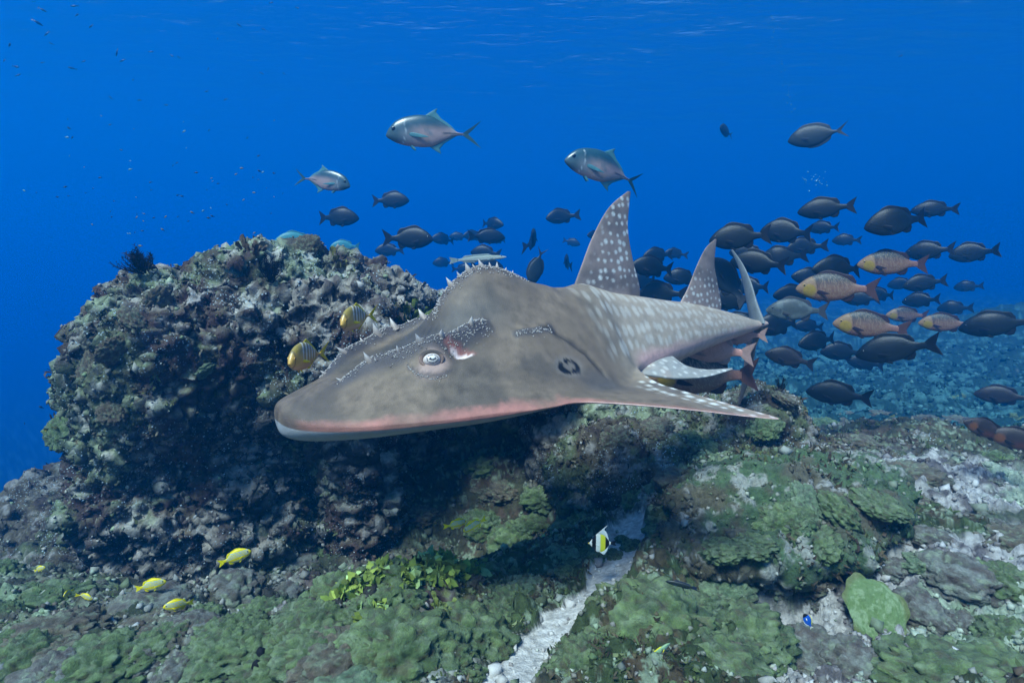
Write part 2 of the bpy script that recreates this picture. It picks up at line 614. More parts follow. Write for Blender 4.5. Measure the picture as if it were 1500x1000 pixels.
def rock_mesh(name, ells, voxel, colour, amp=1.0, seed=0, lumps=0.0, mat=None, fine=1.0):
    """Union of ellipsoids (centre, radii, rot z, tilt) fused by voxel remesh, then roughened."""
    VV, FF, n = [], [], 0
    for e in ells:
        c, r = e[0], e[1]
        rz = e[2] if len(e) > 2 else 0.0
        tx = e[3] if len(e) > 3 else 0.0
        V, Fc = ICO4
        P = V * (1 + 0.10 * fbm(V + seed + n, 3, 1.4, seed=seed)[:, None])
        P = np.sign(P) * np.abs(P) ** 0.88 * np.array(r)
        mt = np.array(Matrix.Rotation(R(rz), 3, 'Z') @ Matrix.Rotation(R(tx), 3, 'X'))
        P = P @ mt.T + np.array(c)
        VV.append(P)
        FF.append(Fc + n)
        n += len(P)
    me0 = mesh(name + '_raw', np.concatenate(VV), np.concatenate(FF))
    o = bpy.data.objects.new('tmp', me0)
    COL.objects.link(o)
    md = o.modifiers.new('r', 'REMESH')
    md.mode = 'VOXEL'
    md.voxel_size = voxel
    sm = o.modifiers.new('s', 'SMOOTH')
    sm.iterations = 6
    dg = bpy.context.evaluated_depsgraph_get()
    me = bpy.data.meshes.new_from_object(o.evaluated_get(dg))
    bpy.data.objects.remove(o)
    bpy.data.meshes.remove(me0)
    me.name = name
    V = verts_of(me)
    Nn = normals_of(me)
    d = 0.085 * fbm(V, 3, 1.9, seed=seed + 3) + 0.055 * ridged(V, 4, 3.1, 0.55, seed=seed + 7)
    V = V + Nn * (amp * d)[:, None]
    set_verts(me, V)
    Nn = normals_of(me)
    d = 0.026 * ridged(V, 4, 9.0, 0.62, seed=seed + 9) + fine * 0.016 * fbm(V, 4, 24.0, 0.7, seed=seed + 11)
    if lumps:
        W1, v1 = worley(V, 9.0, seed + 13)
        W2, v2 = worley(V, 21.0, seed + 15)
        patch = smooth(-0.2, 0.2, fbm(V, 3, 2.2, seed=seed + 17))
        d = d * (1 - 0.6 * patch * min(1, lumps)) + lumps * patch * (0.042 * dome(W1, 0.8) * smooth(0.3, 0.6, v1) + 0.020 * dome(W2, 0.8) * smooth(0.2, 0.5, v2))
    V = V + Nn * (amp ** 0.5 * d)[:, None]
    set_verts(me, V)
    set_col(me, colour(V, normals_of(me)))
    me.materials.clear()
    me.materials.append(mat or M['rock'])
    me.polygons.foreach_set('use_smooth', np.ones(len(me.polygons), bool))
    return me


def boulder_colour(V, N):
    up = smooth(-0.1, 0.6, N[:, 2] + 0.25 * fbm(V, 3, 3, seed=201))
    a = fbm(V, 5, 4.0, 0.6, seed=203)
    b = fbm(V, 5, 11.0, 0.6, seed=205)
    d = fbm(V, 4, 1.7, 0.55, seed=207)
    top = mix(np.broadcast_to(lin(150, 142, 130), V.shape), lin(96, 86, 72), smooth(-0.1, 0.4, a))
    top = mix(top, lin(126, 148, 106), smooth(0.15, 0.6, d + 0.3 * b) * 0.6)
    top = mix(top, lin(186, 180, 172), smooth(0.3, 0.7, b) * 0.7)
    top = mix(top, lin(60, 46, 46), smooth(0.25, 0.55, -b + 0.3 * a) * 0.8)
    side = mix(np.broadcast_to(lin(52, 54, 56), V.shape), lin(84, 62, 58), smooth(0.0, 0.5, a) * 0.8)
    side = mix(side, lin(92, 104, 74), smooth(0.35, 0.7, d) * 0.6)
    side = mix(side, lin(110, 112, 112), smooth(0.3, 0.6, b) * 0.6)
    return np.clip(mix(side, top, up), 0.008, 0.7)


def mound_colour(V, N):
    a = fbm(V, 5, 4.5, 0.6, seed=211)
    b = fbm(V, 5, 12.0, 0.6, seed=213)
    c = mix(np.broadcast_to(lin(92, 84, 68), V.shape), lin(92, 100, 70), smooth(-0.1, 0.4, a))
    c = mix(c, lin(150, 146, 140), smooth(0.3, 0.65, b) * 0.7)
    c = mix(c, lin(56, 44, 46), smooth(0.2, 0.5, -b) * 0.7)
    return np.clip(c, 0.008, 0.7)


def green_colour(V, N):
    a = fbm(V, 5, 4.5, 0.6, seed=221)
    b = fbm(V, 5, 12.0, 0.6, seed=223)
    W2, v2 = worley(V, 21.0, 15)
    c = mix(np.broadcast_to(lin(70, 92, 60), V.shape), lin(84, 80, 62), smooth(0.0, 0.5, a))
    c = c * (0.8 + 0.4 * v2)[:, None]
    c = mix(c, lin(168, 166, 158), smooth(0.42, 0.7, b) * 0.7)
    return np.clip(c, 0.008, 0.7)


ROCKS = {}


def rock(key, name, label, cat, me, group=None):
    o = tag(obj(name, me), label, cat, group)
    V = verts_of(me)
    tri = [tuple(p.vertices) for p in me.polygons]
    ROCKS[key] = (o, me, BVHTree.FromPolygons([Vector(v) for v in V], tri))
    return o


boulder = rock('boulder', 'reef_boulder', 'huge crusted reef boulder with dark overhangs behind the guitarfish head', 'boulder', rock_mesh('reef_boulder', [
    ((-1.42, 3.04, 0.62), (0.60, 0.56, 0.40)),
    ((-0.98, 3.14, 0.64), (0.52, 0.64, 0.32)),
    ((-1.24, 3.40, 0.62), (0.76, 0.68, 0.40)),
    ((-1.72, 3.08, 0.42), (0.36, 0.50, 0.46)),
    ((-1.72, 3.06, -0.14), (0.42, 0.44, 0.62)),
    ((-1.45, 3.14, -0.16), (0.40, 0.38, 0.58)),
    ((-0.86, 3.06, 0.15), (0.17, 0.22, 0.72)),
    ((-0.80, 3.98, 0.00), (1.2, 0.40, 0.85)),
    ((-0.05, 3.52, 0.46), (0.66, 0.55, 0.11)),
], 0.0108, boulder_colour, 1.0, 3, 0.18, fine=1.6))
rock('sill', 'reef_rock', 'low dark rock closing the back of the cave under the guitarfish', 'rock', rock_mesh('reef_rock', [
    ((0.05, 4.0, -0.05), (0.75, 0.35, 0.45)),
    ((0.55, 3.45, 0.05), (0.45, 0.45, 0.38)),
], 0.014, boulder_colour, 0.9, 23, 0.3))
rock('mound', 'reef_mound', 'brown turf covered rock mound below the guitarfish tail', 'rock', rock_mesh('reef_mound', [
    ((1.22, 2.95, 0.06), (0.28, 0.30, 0.34)),
    ((1.05, 2.75, -0.06), (0.34, 0.30, 0.24)),
    ((0.62, 2.85, 0.02), (0.40, 0.34, 0.22)),
    ((1.45, 2.80, -0.10), (0.35, 0.35, 0.25)),
], 0.0095, mound_colour, 0.6, 33, 0.7))
rock('ledge', 'coral_ledge', 'sloping ledge crusted with olive coral above a shadowed crevice', 'ledge', rock_mesh('coral_ledge', [
    ((0.98, 2.10, 0.13), (0.44, 0.25, 0.075), 10, 20),
    ((1.28, 2.32, 0.13), (0.34, 0.24, 0.10), 12, 16),
    ((0.72, 1.98, 0.08), (0.20, 0.17, 0.07), 0, 14),
    ((1.05, 2.30, 0.00), (0.50, 0.16, 0.14)),
], 0.0075, green_colour, 0.40, 43, 0.9, M['coral']))
rock('left', 'reef_outcrop', 'jagged dark outcrop at the foot of the huge boulder by the drop-off', 'rock', rock_mesh('reef_outcrop', [
    ((-2.85, 3.75, -0.80), (0.42, 0.45, 0.50)),
    ((-2.45, 3.30, -0.78), (0.34, 0.32, 0.36)),
    ((-3.2, 3.9, -1.35), (0.5, 0.5, 0.6)),
], 0.013, mound_colour, 0.9, 53, 0.5))
rock('right', 'reef_block', 'grey turf covered block on the slope beyond the coral ledge', 'rock', rock_mesh('reef_block', [
    ((2.25, 3.35, -0.25), (0.40, 0.32, 0.25)),
    ((2.05, 3.15, -0.35), (0.30, 0.30, 0.22)),
], 0.0125, mound_colour, 0.6, 63, 0.6))
# ------------------------------------------------------------------ the guitarfish
G_POS = Vector((-0.586, 1.447, CAM_Z - 0.360))
G_S = 1.032
yb, pt = R(35.04), R(2.5)
gB = Vector((math.cos(yb) * math.cos(pt), math.sin(yb) * math.cos(pt), math.sin(pt)))
gL = Vector((math.sin(yb), -math.cos(yb), 0))
gU = Vector((-math.cos(yb) * math.sin(pt), -math.sin(yb) * math.sin(pt), math.cos(pt)))
# local frame: +X back along the body from the snout, +Y the animal's left, +Z up.  B x L = -U, so local Y is -L (mirrored fish is symmetric)
G_MAT = Matrix(((gB.x, -gL.x, gU.x, G_POS.x), (gB.y, -gL.y, gU.y, G_POS.y), (gB.z, -gL.z, gU.z, G_POS.z), (0, 0, 0, 1))) @ Matrix.Scale(G_S, 4)

# a_mid, a_out, l_out, z_edge, T, Hb, wb, hump, D, z0
GT = [
    (0.000, 0.000, 0.001, 0.00, 0.020, 0.000, 0.10, 0.000, 0.000, 0.000),
    (0.008, 0.006, 0.055, 0.00, 0.034, 0.004, 0.10, 0.000, 0.004, 0.000),
    (0.030, 0.026, 0.110, 0.00, 0.038, 0.008, 0.14, 0.000, 0.012, 0.000),
    (0.070, 0.066, 0.165, 0.00, 0.038, 0.020, 0.19, 0.000, 0.020, 0.000),
    (0.130, 0.126, 0.218, 0.00, 0.036, 0.044, 0.24, 0.000, 0.028, 0.000),
    (0.200, 0.200, 0.258, 0.00, 0.034, 0.074, 0.28, 0.000, 0.034, 0.000),
    (0.300, 0.300, 0.296, 0.00, 0.031, 0.114, 0.31, 0.000, 0.042, 0.000),
    (0.400, 0.400, 0.324, 0.00, 0.029, 0.148, 0.34, 0.012, 0.050, 0.000),
    (0.490, 0.490, 0.344, 0.00, 0.028, 0.172, 0.35, 0.085, 0.055, 0.000),
    (0.570, 0.570, 0.356, 0.00, 0.025, 0.190, 0.35, 0.118, 0.058, 0.000),
    (0.640, 0.645, 0.366, 0.00, 0.021, 0.205, 0.34, 0.108, 0.060, 0.000),
    (0.700, 0.745, 0.432, -0.01, 0.016, 0.222, 0.32, 0.078, 0.060, 0.000),
    (0.770, 0.880, 0.535, -0.03, 0.011, 0.238, 0.30, 0.046, 0.060, 0.000),
    (0.825, 0.990, 0.615, -0.05, 0.007, 0.250, 0.29, 0.026, 0.060, 0.000),
    (0.860, 1.060, 0.657, -0.06, 0.003, 0.256, 0.28, 0.014, 0.060, 0.000),
    (0.890, 1.040, 0.565, -0.045, 0.005, 0.260, 0.27, 0.006, 0.060, 0.000),
    (0.915, 1.005, 0.450, -0.025, 0.008, 0.262, 0.26, 0.0, 0.060, 0.000),
    (0.945, 0.985, 0.345, -0.010, 0.012, 0.262, 0.25, 0.0, 0.060, 0.000),
    (0.980, 0.995, 0.270, 0.000, 0.022, 0.252, 0.235, 0.0, 0.056, 0.005),
    (1.030, 1.035, 0.205, 0.000, 0.050, 0.205, 0.200, 0.0, 0.045, 0.012),
    (1.120, 1.120, 0.170, 0.000, 0.080, 0.140, 0.180, 0.0, 0.025, 0.022),
    (1.250, 1.250, 0.145, 0.000, 0.085, 0.100, 0.155, 0.0, 0.012, 0.035),
    (1.400, 1.400, 0.122, 0.000, 0.075, 0.075, 0.130, 0.0, 0.008, 0.045),
    (1.550, 1.550, 0.098, 0.000, 0.064, 0.056, 0.105, 0.0, 0.005, 0.052),
    (1.700, 1.700, 0.074, 0.000, 0.050, 0.036, 0.080, 0.0, 0.003, 0.054),
    (1.850, 1.850, 0.050, 0.000, 0.034, 0.018, 0.055, 0.0, 0.002, 0.052),
    (1.960, 1.960, 0.034, 0.000, 0.018, 0.006, 0.040, 0.0, 0.001, 0.050),
    (2.040, 2.040, 0.020, 0.000, 0.010, 0.002, 0.030, 0.0, 0.000, 0.050),
]
BROW = [(0.135, 0.060), (0.20, 0.092), (0.27, 0.122), (0.335, 0.140), (0.40, 0.148), (0.47, 0.142), (0.53, 0.128)]
SHOULDER = [(0.60, 0.165), (0.66, 0.168), (0.73, 0.155)]
FOLD = [(0.70, 0.150), (0.76, 0.172), (0.81, 0.205), (0.84, 0.245)]      # crease behind the gill region
BEND0 = 1.30


def g_bend(V):
    """Swing the tail away from the near side, and let the trunk follow."""
    V = np.array(V, float)
    s = np.clip(V[:, 0] - BEND0, 0, None)
    V[:, 1] -= 0.0 * s
    return V


def g_extra(a, l):
    """Ridges, eye socket swelling and spiracle dent added to the top height."""
    al = np.abs(l)
    d = seg_dist(a, al, BROW)
    t = smooth(0.10, 0.22, a) * smooth(0.58, 0.46, a)
    e = 0.036 * np.exp(-(d / 0.019) ** 2) * t
    e = e + 0.012 * np.exp(-(d / 0.05) ** 2) * t
    # trough between the brows
    e = e - 0.022 * np.exp(-(al / 0.075) ** 2) * smooth(0.10, 0.2, a) * smooth(0.47, 0.40, a)
    e = e + 0.028 * np.exp(-(((a - 0.332) / 0.050) ** 2 + ((al - 0.172) / 0.034) ** 2))
    e = e - 0.020 * np.exp(-(((a - 0.415) / 0.034) ** 2 + ((al - 0.170) / 0.014) ** 2))
    e = e - 0.010 * np.exp(-(seg_dist(a, al, FOLD) / 0.010) ** 2)
    d2 = seg_dist(a, al, SHOULDER)
    e = e + 0.012 * np.exp(-(d2 / 0.018) ** 2) * smooth(0.57, 0.63, a) * smooth(0.77, 0.70, a)
    # median crest on the nape
    e = e + 0.012 * np.exp(-(al / 0.016) ** 2) * smooth(0.42, 0.48, a) * smooth(0.80, 0.68, a)
    return e


def g_surface(K, v, top):
    """K rows of the table (n,10) at lateral fraction v (n,), returns points."""
    am, ao, lo, ze, T, Hb, wb, hu, D, z0 = K.T
    av = np.abs(v)
    a = am + (ao - am) * av ** 2
    l = lo * v
    rim = T * np.sqrt(np.clip(1 - v * v, 0, 1))
    bul = np.clip(1 - (l / wb) ** 2, 0, 1) ** 1.5
    if top:
        z = z0 + ze * av ** 2 + rim + Hb * bul + hu * np.exp(-(l / 0.085) ** 2) + g_extra(a, l) * np.clip(1 - av ** 8, 0, 1)
    else:
        z = z0 + ze * av ** 2 - rim - D * bul
    return np.stack([a, l, z], 1)


NS, NV = 420, 150
K = curve(GT, NS)
vt = np.cos(np.linspace(math.pi, 0, NV))           # -1..1 over the top
top = np.concatenate([g_surface(np.repeat(K[i:i + 1], NV, 0), vt, True)[None] for i in range(NS)])
bot = np.concatenate([g_surface(np.repeat(K[i:i + 1], NV - 2, 0), vt[::-1][1:-1], False)[None] for i in range(NS)])
ring = np.concatenate([top, bot], 1)
nr = ring.shape[1]
GV = ring.reshape(-1, 3)
GF = grid_faces(NS, nr, True)
istop = np.concatenate([np.ones(NV), np.zeros(NV - 2)])[None].repeat(NS, 0).ravel()
vlat = np.concatenate([vt, vt[::-1][1:-1]])[None].repeat(NS, 0).ravel()
am_all = K[:, 0][:, None].repeat(nr, 1).ravel()

C_SKIN = lin(116, 99, 82)
C_SKIN2 = lin(84, 74, 64)
C_PINK = lin(188, 122, 108)
C_BELLY = lin(160, 160, 158)
C_SPOT = lin(222, 218, 208)


def spots(P, freq, r, seed):
    F1, v = worley(P, freq, seed, True, 0.5)
    return smooth(r, r * 0.5, F1 + 0.14 * (v - 0.5))


def guitar_colour(V):
    a, l, z = V.T
    al = np.abs(l)
    n = fbm(V, 4, 5.0, seed=301)
    n2 = fbm(V, 3, 14.0, seed=303)
    c = mix(np.broadcast_to(C_SKIN, V.shape), C_SKIN2, smooth(-0.2, 0.6, n + 0.3 * n2) * 0.8)
    c = c * (1 + 0.22 * fbm(V, 4, 40.0, 0.7, seed=305) * smooth(0.2, -0.2, n2))[:, None]
    c = mix(c, lin(112, 97, 76), smooth(0.1, 0.5, fbm(V, 3, 3.2, seed=307)) * smooth(0.1, 0.16, al) * smooth(0.7, 0.5, a) * 0.5)
    c = mix(c, lin(58, 58, 56), smooth(0.10, 0.06, al) * smooth(0.12, 0.2, a) * smooth(0.46, 0.38, a) * 0.6)
    c = mix(c, lin(168, 151, 132), smooth(0.86, 1.12, a) * 0.9)  # paler spotted trunk; flash brightness is put into its colour as well
    # darker cloud behind the head and along the back of the disc
    c = mix(c, lin(84, 80, 78), 0.55 * np.exp(-(((a - 0.83) / 0.09) ** 2 + ((al - 0.30) / 0.05) ** 2)))
    c = mix(c, lin(92, 90, 86), 0.5 * np.exp(-(((a - 0.50) / 0.12) ** 2 + ((al - 0.09) / 0.05) ** 2)))
    # pale spots on the trunk, elongated, and along the fin's hind margin
    P = np.stack([a, np.arctan2(z - 0.05, al + 1e-4) * 0.16 * np.sign(l + 1e-9), 0 * a], 1)
    sp = spots(P * np.array([1.15, 0.62, 1]), 27, 0.42, 311) * smooth(0.86, 1.0, a) * smooth(1.95, 1.6, a) * (z > 0.05)
    c = mix(c, C_SPOT, sp * 0.32)
    d_tr = seg_dist(a, al, [(1.06, 0.657), (1.04, 0.565), (1.0, 0.45), (0.985, 0.345), (0.995, 0.27)])
    P = np.stack([a, l, 0 * a], 1)
    sp2 = spots(P, 30, 0.34, 313) * smooth(0.085, 0.03, d_tr) * smooth(0.26, 0.30, al)
    dk = smooth(0.05, 0.02, d_tr) * smooth(0.28, 0.33, al) * smooth(0.5, 0.4, al)
    c = mix(c, lin(70, 66, 66), dk * 0.6)
    c = mix(c, C_SPOT, sp2 * 0.85)
    # ridges are darker
    t = smooth(0.10, 0.16, a) * smooth(0.58, 0.50, a)
    c = mix(c, lin(70, 66, 70), smooth(0.028, 0.013, seg_dist(a, al, BROW)) * t * 0.85)
    c = mix(c, lin(84, 76, 76), smooth(0.026, 0.010, al) * smooth(0.43, 0.47, a) * smooth(0.80, 0.72, a) * 0.8)
    c = mix(c, lin(70, 66, 68), smooth(0.014, 0.006, seg_dist(a, al, SHOULDER)) * 0.8)
    c = mix(c, lin(46, 42, 42), smooth(0.010, 0.003, seg_dist(a, al, FOLD)) * 0.75)  # the fold's crease shade is painted in as a dark line
    # eye surround, spiracle
    c = mix(c, lin(190, 158, 144), 0.85 * np.exp(-(((a - 0.335) / 0.040) ** 2 + ((al - 0.184) / 0.022) ** 2) ** 2))
    c = mix(c, lin(66, 60, 60), smooth(0.006, 0.002, seg_dist(a, al, [(0.28, 0.155), (0.295, 0.188), (0.335, 0.208), (0.37, 0.205)])) * 0.7)
    # spiracle: a slanting crescent, red above, white below
    sa, sl = a - 0.418, al - 0.170
    su, sw = sa * 0.93 + sl * 0.36, -sa * 0.36 + sl * 0.93
    c = mix(c, lin(142, 86, 76), smooth(1.6, 0.4, (su / 0.040) ** 2 + ((sw + 0.001) / 0.0085) ** 2) * 0.85)
    c = mix(c, lin(226, 206, 198), smooth(1.0, 0.4, ((su - 0.006) / 0.036) ** 2 + ((sw - 0.004) / 0.0055) ** 2))
    # black-ringed mark behind the head
    ra, rl = (a - 0.716), (al - 0.246)
    q = np.hypot(ra / 1.75, rl * 1.35 + 0.25 * ra)
    c = mix(c, lin(150, 142, 134), smooth(0.040, 0.026, q) * 0.25)
    ang = np.arctan2(rl, ra)
    c = mix(c, lin(16, 15, 17), smooth(0.0075, 0.0045, np.abs(q - 0.0185) - 0.0025 * np.sin(ang * 3)) * (np.sin(ang + 0.9) > -0.96))
    c = mix(c, lin(76, 72, 70), smooth(0.05, 0.02, np.hypot((a - 0.80) / 2, al - 0.28)) * 0.5)
    # flushed pink along the rim of the disc, pale underside
    return c


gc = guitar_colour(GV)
av = np.abs(vlat)
edge_low = np.where(istop > 0, av, 1.0 + (1 - av))
pinkband = smooth(0.90, 0.995, edge_low + 0.02 * fbm(GV, 5, 26, 0.7, seed=331)) * smooth(1.06, 0.62, am_all)
gc = mix(gc, C_PINK, pinkband * (0.62 + 0.35 * np.clip(fbm(GV, 4, 9, 0.6, seed=333), -1, 1)) * smooth(0.0, 0.06, am_all))
gc = mix(gc, lin(216, 178, 166), smooth(0.985, 0.998, edge_low) * smooth(0.62, 0.7, am_all) * smooth(1.0, 0.9, am_all) * 0.8)
belly = (istop < 0.5) * smooth(1.0, 1.012, edge_low)
gc = mix(gc, C_BELLY, belly * smooth(1.02, 0.0, am_all * 0.8))
low = smooth(0.075, 0.03, GV[:, 2] + 0.01 * fbm(GV, 3, 9, seed=335)) * smooth(1.0, 1.1, am_all)
gc = mix(gc, lin(228, 178, 166), low * 0.9)  # pink trunk underside, brightened in the colour in place of light from below
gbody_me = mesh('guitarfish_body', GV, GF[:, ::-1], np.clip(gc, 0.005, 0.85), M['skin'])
groot = bpy.data.objects.new('guitarfish', None)
COL.objects.link(groot)
groot.matrix_world = G_MAT
tag(groot, 'large grey bowmouth guitarfish with thorny ridges and white spotted fins', 'guitarfish')
# local Y of the object is -l, so mirror the stored lateral coordinate
def gl_mesh(me):
    V = verts_of(me)
    V[:, 1] *= -1
    set_verts(me, V)
    me.flip_normals()
    return me


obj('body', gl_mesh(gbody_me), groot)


def fin_sheet(lead, trail, thick, normal, nu=40, nv=30, wavy=0.0, flare=0.0):
    """Closed thin fin between a leading and a trailing edge (3D polylines from base to tip)."""
    Lc, Tc = curve(lead, nu), curve(trail, nu)
    c = (1 - np.cos(np.linspace(0, math.pi, nv))) / 2
    n = np.array(normal, float)
    h = np.linspace(0, 1, nu)
    S = Lc[:, None] * (1 - c)[None, :, None] + Tc[:, None] * c[None, :, None]
    prof_c = np.sqrt(np.clip(1 - (2 * c - 0.75) ** 2 / 1.5625, 0, 1)) * np.sqrt(np.clip(4 * c * (1 - c), 0, 1)) ** 0.6
    th_ = thick * (1 - h * 0.9)[:, None] * prof_c[None]
    if flare:
        th_ = th_ + flare * np.exp(-(h / 0.08) ** 2)[:, None] * prof_c[None]
    if wavy:
        S = S + n * (wavy * np.sin(c * 9 + 2)[None] * h[:, None])[..., None]
    A = S + n * th_[..., None]
    B = S - n * th_[..., None]
    ringv = np.concatenate([A, B[:, ::-1][:, 1:-1]], 1)
    k = ringv.shape[1]
    return ringv.reshape(-1, 3), grid_faces(nu, k, True)


def g_fin(name, lead, trail, thick, normal, colfn, flare=0.0, nu=90, nv=70, wavy=0.0, label=None):
    V, Fc = fin_sheet(lead, trail, thick, normal, nu, nv, wavy, flare)
    me = mesh(name, V, Fc, np.clip(colfn(V), 0.005, 0.85), M['skin'])
    o = obj(name, gl_mesh(me), groot)
    if label:
        o['label'] = label
    return o


def dorsal_col(freq, r, fade):
    def f(V):
        n = fbm(V, 3, 8, seed=341)
        c = mix(np.broadcast_to(lin(152, 132, 122), V.shape), lin(122, 109, 103), smooth(-0.3, 0.5, n))
        P = np.stack([V[:, 0] + 0.25 * V[:, 2], V[:, 2], 0 * V[:, 0]], 1)
        s = spots(P, freq, r, 343)
        return mix(c, C_SPOT, s * fade(V))
    return f


g_fin('dorsal_fin', [(0.935, 0, 0.235), (0.985, 0, 0.33), (1.04, 0, 0.43), (1.115, 0, 0.525), (1.205, 0, 0.582)],
      [(1.255, 0, 0.19), (1.262, 0, 0.25), (1.228, 0, 0.35), (1.205, 0, 0.46), (1.220, 0, 0.582)], 0.016, (0, 1, 0),
      dorsal_col(33, 0.30, lambda V: smooth(0.24, 0.30, V[:, 2]) * smooth(0.0, 0.05, V[:, 0] - 0.96 - 0.42 * np.clip(V[:, 2] - 0.25, 0, 1) ** 0.9)), 0.03)
g_fin('dorsal_fin', [(1.46, 0, 0.155), (1.525, 0, 0.23), (1.575, 0, 0.31), (1.63, 0, 0.38), (1.690, 0, 0.416)],
      [(1.72, 0, 0.10), (1.735, 0, 0.155), (1.710, 0, 0.24), (1.688, 0, 0.32), (1.700, 0, 0.416)], 0.012, (0, 1, 0),
      dorsal_col(36, 0.27, lambda V: smooth(0.34, 0.20, V[:, 2]) * 0.9), 0.02)


def pelvic_col(V):
    n = fbm(V, 3, 8, seed=351)
    c = mix(np.broadcast_to(lin(150, 147, 140), V.shape), lin(160, 146, 134), smooth(-0.3, 0.5, n))
    s = spots(np.stack([V[:, 0], V[:, 1], 0 * V[:, 0]], 1), 32, 0.30, 353)
    c = mix(c, C_SPOT, s * 0.55 * (V[:, 2] > -0.2))
    return c


for sgn in (1, -1):
    g_fin('pelvic_fin', [(1.00, sgn * 0.12, 0.00), (1.08, sgn * 0.195, -0.015), (1.18, sgn * 0.235, -0.035), (1.30, sgn * 0.262, -0.042), (1.432, sgn * 0.265, -0.035)],
          [(1.29, sgn * 0.09, 0.035), (1.275, sgn * 0.150, 0.010), (1.285, sgn * 0.190, -0.012), (1.34, sgn * 0.225, -0.028), (1.440, sgn * 0.255, -0.033)], 0.016,
          (0, sgn * 0.25, 0.97), pelvic_col, 0.035)


# tail fin: a tall crescent swung away from the near side
def tail_pt(b, z, turn=R(60)):
    """b metres back from the tail root in the swung plane."""
    return (2.0 + b * math.cos(turn), -b * math.sin(turn), z)


def tail_col(V):
    n = fbm(V, 3, 8, seed=361)
    c = mix(np.broadcast_to(lin(120, 124, 122), V.shape), lin(140, 118, 108), smooth(0.05, -0.05, V[:, 2]))
    return c * (1 + 0.12 * n)[:, None]


V1, F1_ = fin_sheet([tail_pt(-0.05, 0.06), tail_pt(0.02, 0.14), tail_pt(0.08, 0.23), tail_pt(0.16, 0.31), tail_pt(0.26, 0.375)],
                    [tail_pt(0.08, 0.05), tail_pt(0.10, 0.10), tail_pt(0.14, 0.19), tail_pt(0.19, 0.28), tail_pt(0.28, 0.375)], 0.014, (math.sin(R(60)), math.cos(R(60)), 0), 60, 24)
V2, F2_ = fin_sheet([tail_pt(-0.05, 0.04), tail_pt(0.02, -0.04), tail_pt(0.05, -0.14), tail_pt(0.10, -0.25), tail_pt(0.16, -0.34)],
                    [tail_pt(0.08, 0.05), tail_pt(0.10, 0.00), tail_pt(0.12, -0.10), tail_pt(0.14, -0.21), tail_pt(0.18, -0.34)], 0.014, (math.sin(R(60)), math.cos(R(60)), 0), 60, 24)
VT = np.concatenate([V1, V2])
obj('caudal_fin', gl_mesh(mesh('caudal_fin', VT, np.concatenate([F1_, F2_ + len(V1)]), np.clip(tail_col(VT), 0, 1), M['skin'])), groot)


def g_top(a, l):
    """Top surface height and normal of the body at (a, l), by bisection on the table."""
    aa, vv = a, 0.0
    for _ in range(6):
        t = np.interp(aa, K[:, 0], np.arange(NS))
        row = K[int(round(t))]
        vv = np.clip(l / max(row[2], 1e-3), -0.999, 0.999)
        aa = a - (row[1] - row[0]) * vv ** 2
    t = np.interp(aa, K[:, 0], np.arange(NS))
    i0 = int(np.clip(math.floor(t), 0, NS - 2))
    row = K[i0] * (1 - (t - i0)) + K[i0 + 1] * (t - i0)
    return g_surface(row[None], np.array([vv]), True)[0]


def g_frame(a, l):
    p = g_top(a, l)
    e = 0.006
    du = g_top(a + e, l) - g_top(a - e, l)
    dv = g_top(a, l + e) - g_top(a, l - e)
    n = np.cross(du, dv)
    n /= np.linalg.norm(n)
    if n[2] < 0:
        n = -n
    return p, n


# eyes: a domed eyeball with a pale iris and a dark crescent pupil
def eye_mesh():
    V, Fc = ICO4
    u = V[:, 2]
    c = np.broadcast_to(lin(206, 190, 178), V.shape).copy()
    c = mix(c, lin(226, 214, 200), smooth(0.80, 0.88, u))
    rr = np.hypot(V[:, 0], V[:, 1])
    c = mix(c, lin(30, 26, 28), smooth(0.60, 0.54, np.abs(rr - 0.05) + 0.0) * 0 + smooth(0.05, 0.02, np.abs(rr - 0.60)) * (u > 0))
    c = mix(c, lin(18, 16, 18), smooth(0.42, 0.36, np.hypot(V[:, 0], V[:, 1] * 1.5)) * (u > 0))
    c = mix(c, lin(240, 236, 230), smooth(0.22, 0.16, np.hypot(V[:, 0], V[:, 1] * 1.3 - 0.16)) * (u > 0))
    return mesh('eyeball', V, Fc, c, M['eye'])


def put_on(o, p, n, scale, y_hint=(0, 0, 1), sink=0.0):
    """Place an object at local guitarfish point p (a,l,z) with its z axis along n."""
    n = Vector((n[0], -n[1], n[2])).normalized()
    yv = Vector(y_hint)
    yv = (yv - n * yv.dot(n)).normalized()
    xv = yv.cross(n)
    m = Matrix((xv, yv, n)).transposed().to_4x4()
    pos = Vector((p[0], -p[1], p[2])) - n * sink
    o.matrix_local = Matrix.Translation(pos) @ m @ Matrix.Diagonal((*scale, 1))


eye_me = eye_mesh()


def lid_mesh():
    u = np.linspace(0, 2 * math.pi, 40, endpoint=False)[:, None]
    w = np.linspace(0, 2 * math.pi, 12, endpoint=False)[None]
    r = 0.26 + 0.10 * np.sin(u) + 0.03 * np.sin(3 * u + 1)
    X = (1.08 + r * np.cos(w)) * np.cos(u)
    Y = (1.08 + r * np.cos(w)) * np.sin(u)
    Z = r * np.sin(w) * 1.1 + 0 * u
    V = np.stack([X, Y, Z], -1).reshape(-1, 3)
    F_ = grid_faces(40, 12, True)
    last = np.array([(39 * 12 + j, 39 * 12 + (j + 1) % 12, (j + 1) % 12, j) for j in range(12)])
    rr = np.hypot(V[:, 0], V[:, 1])
    c = mix(np.broadcast_to(lin(150, 122, 108), V.shape), lin(60, 50, 48), smooth(1.02, 0.86, rr))
    c = mix(c, lin(84, 74, 66), smooth(0.2, 0.9, V[:, 1]))
    return mesh('eyelid', V, np.concatenate([F_, last]), c, M['skin'])


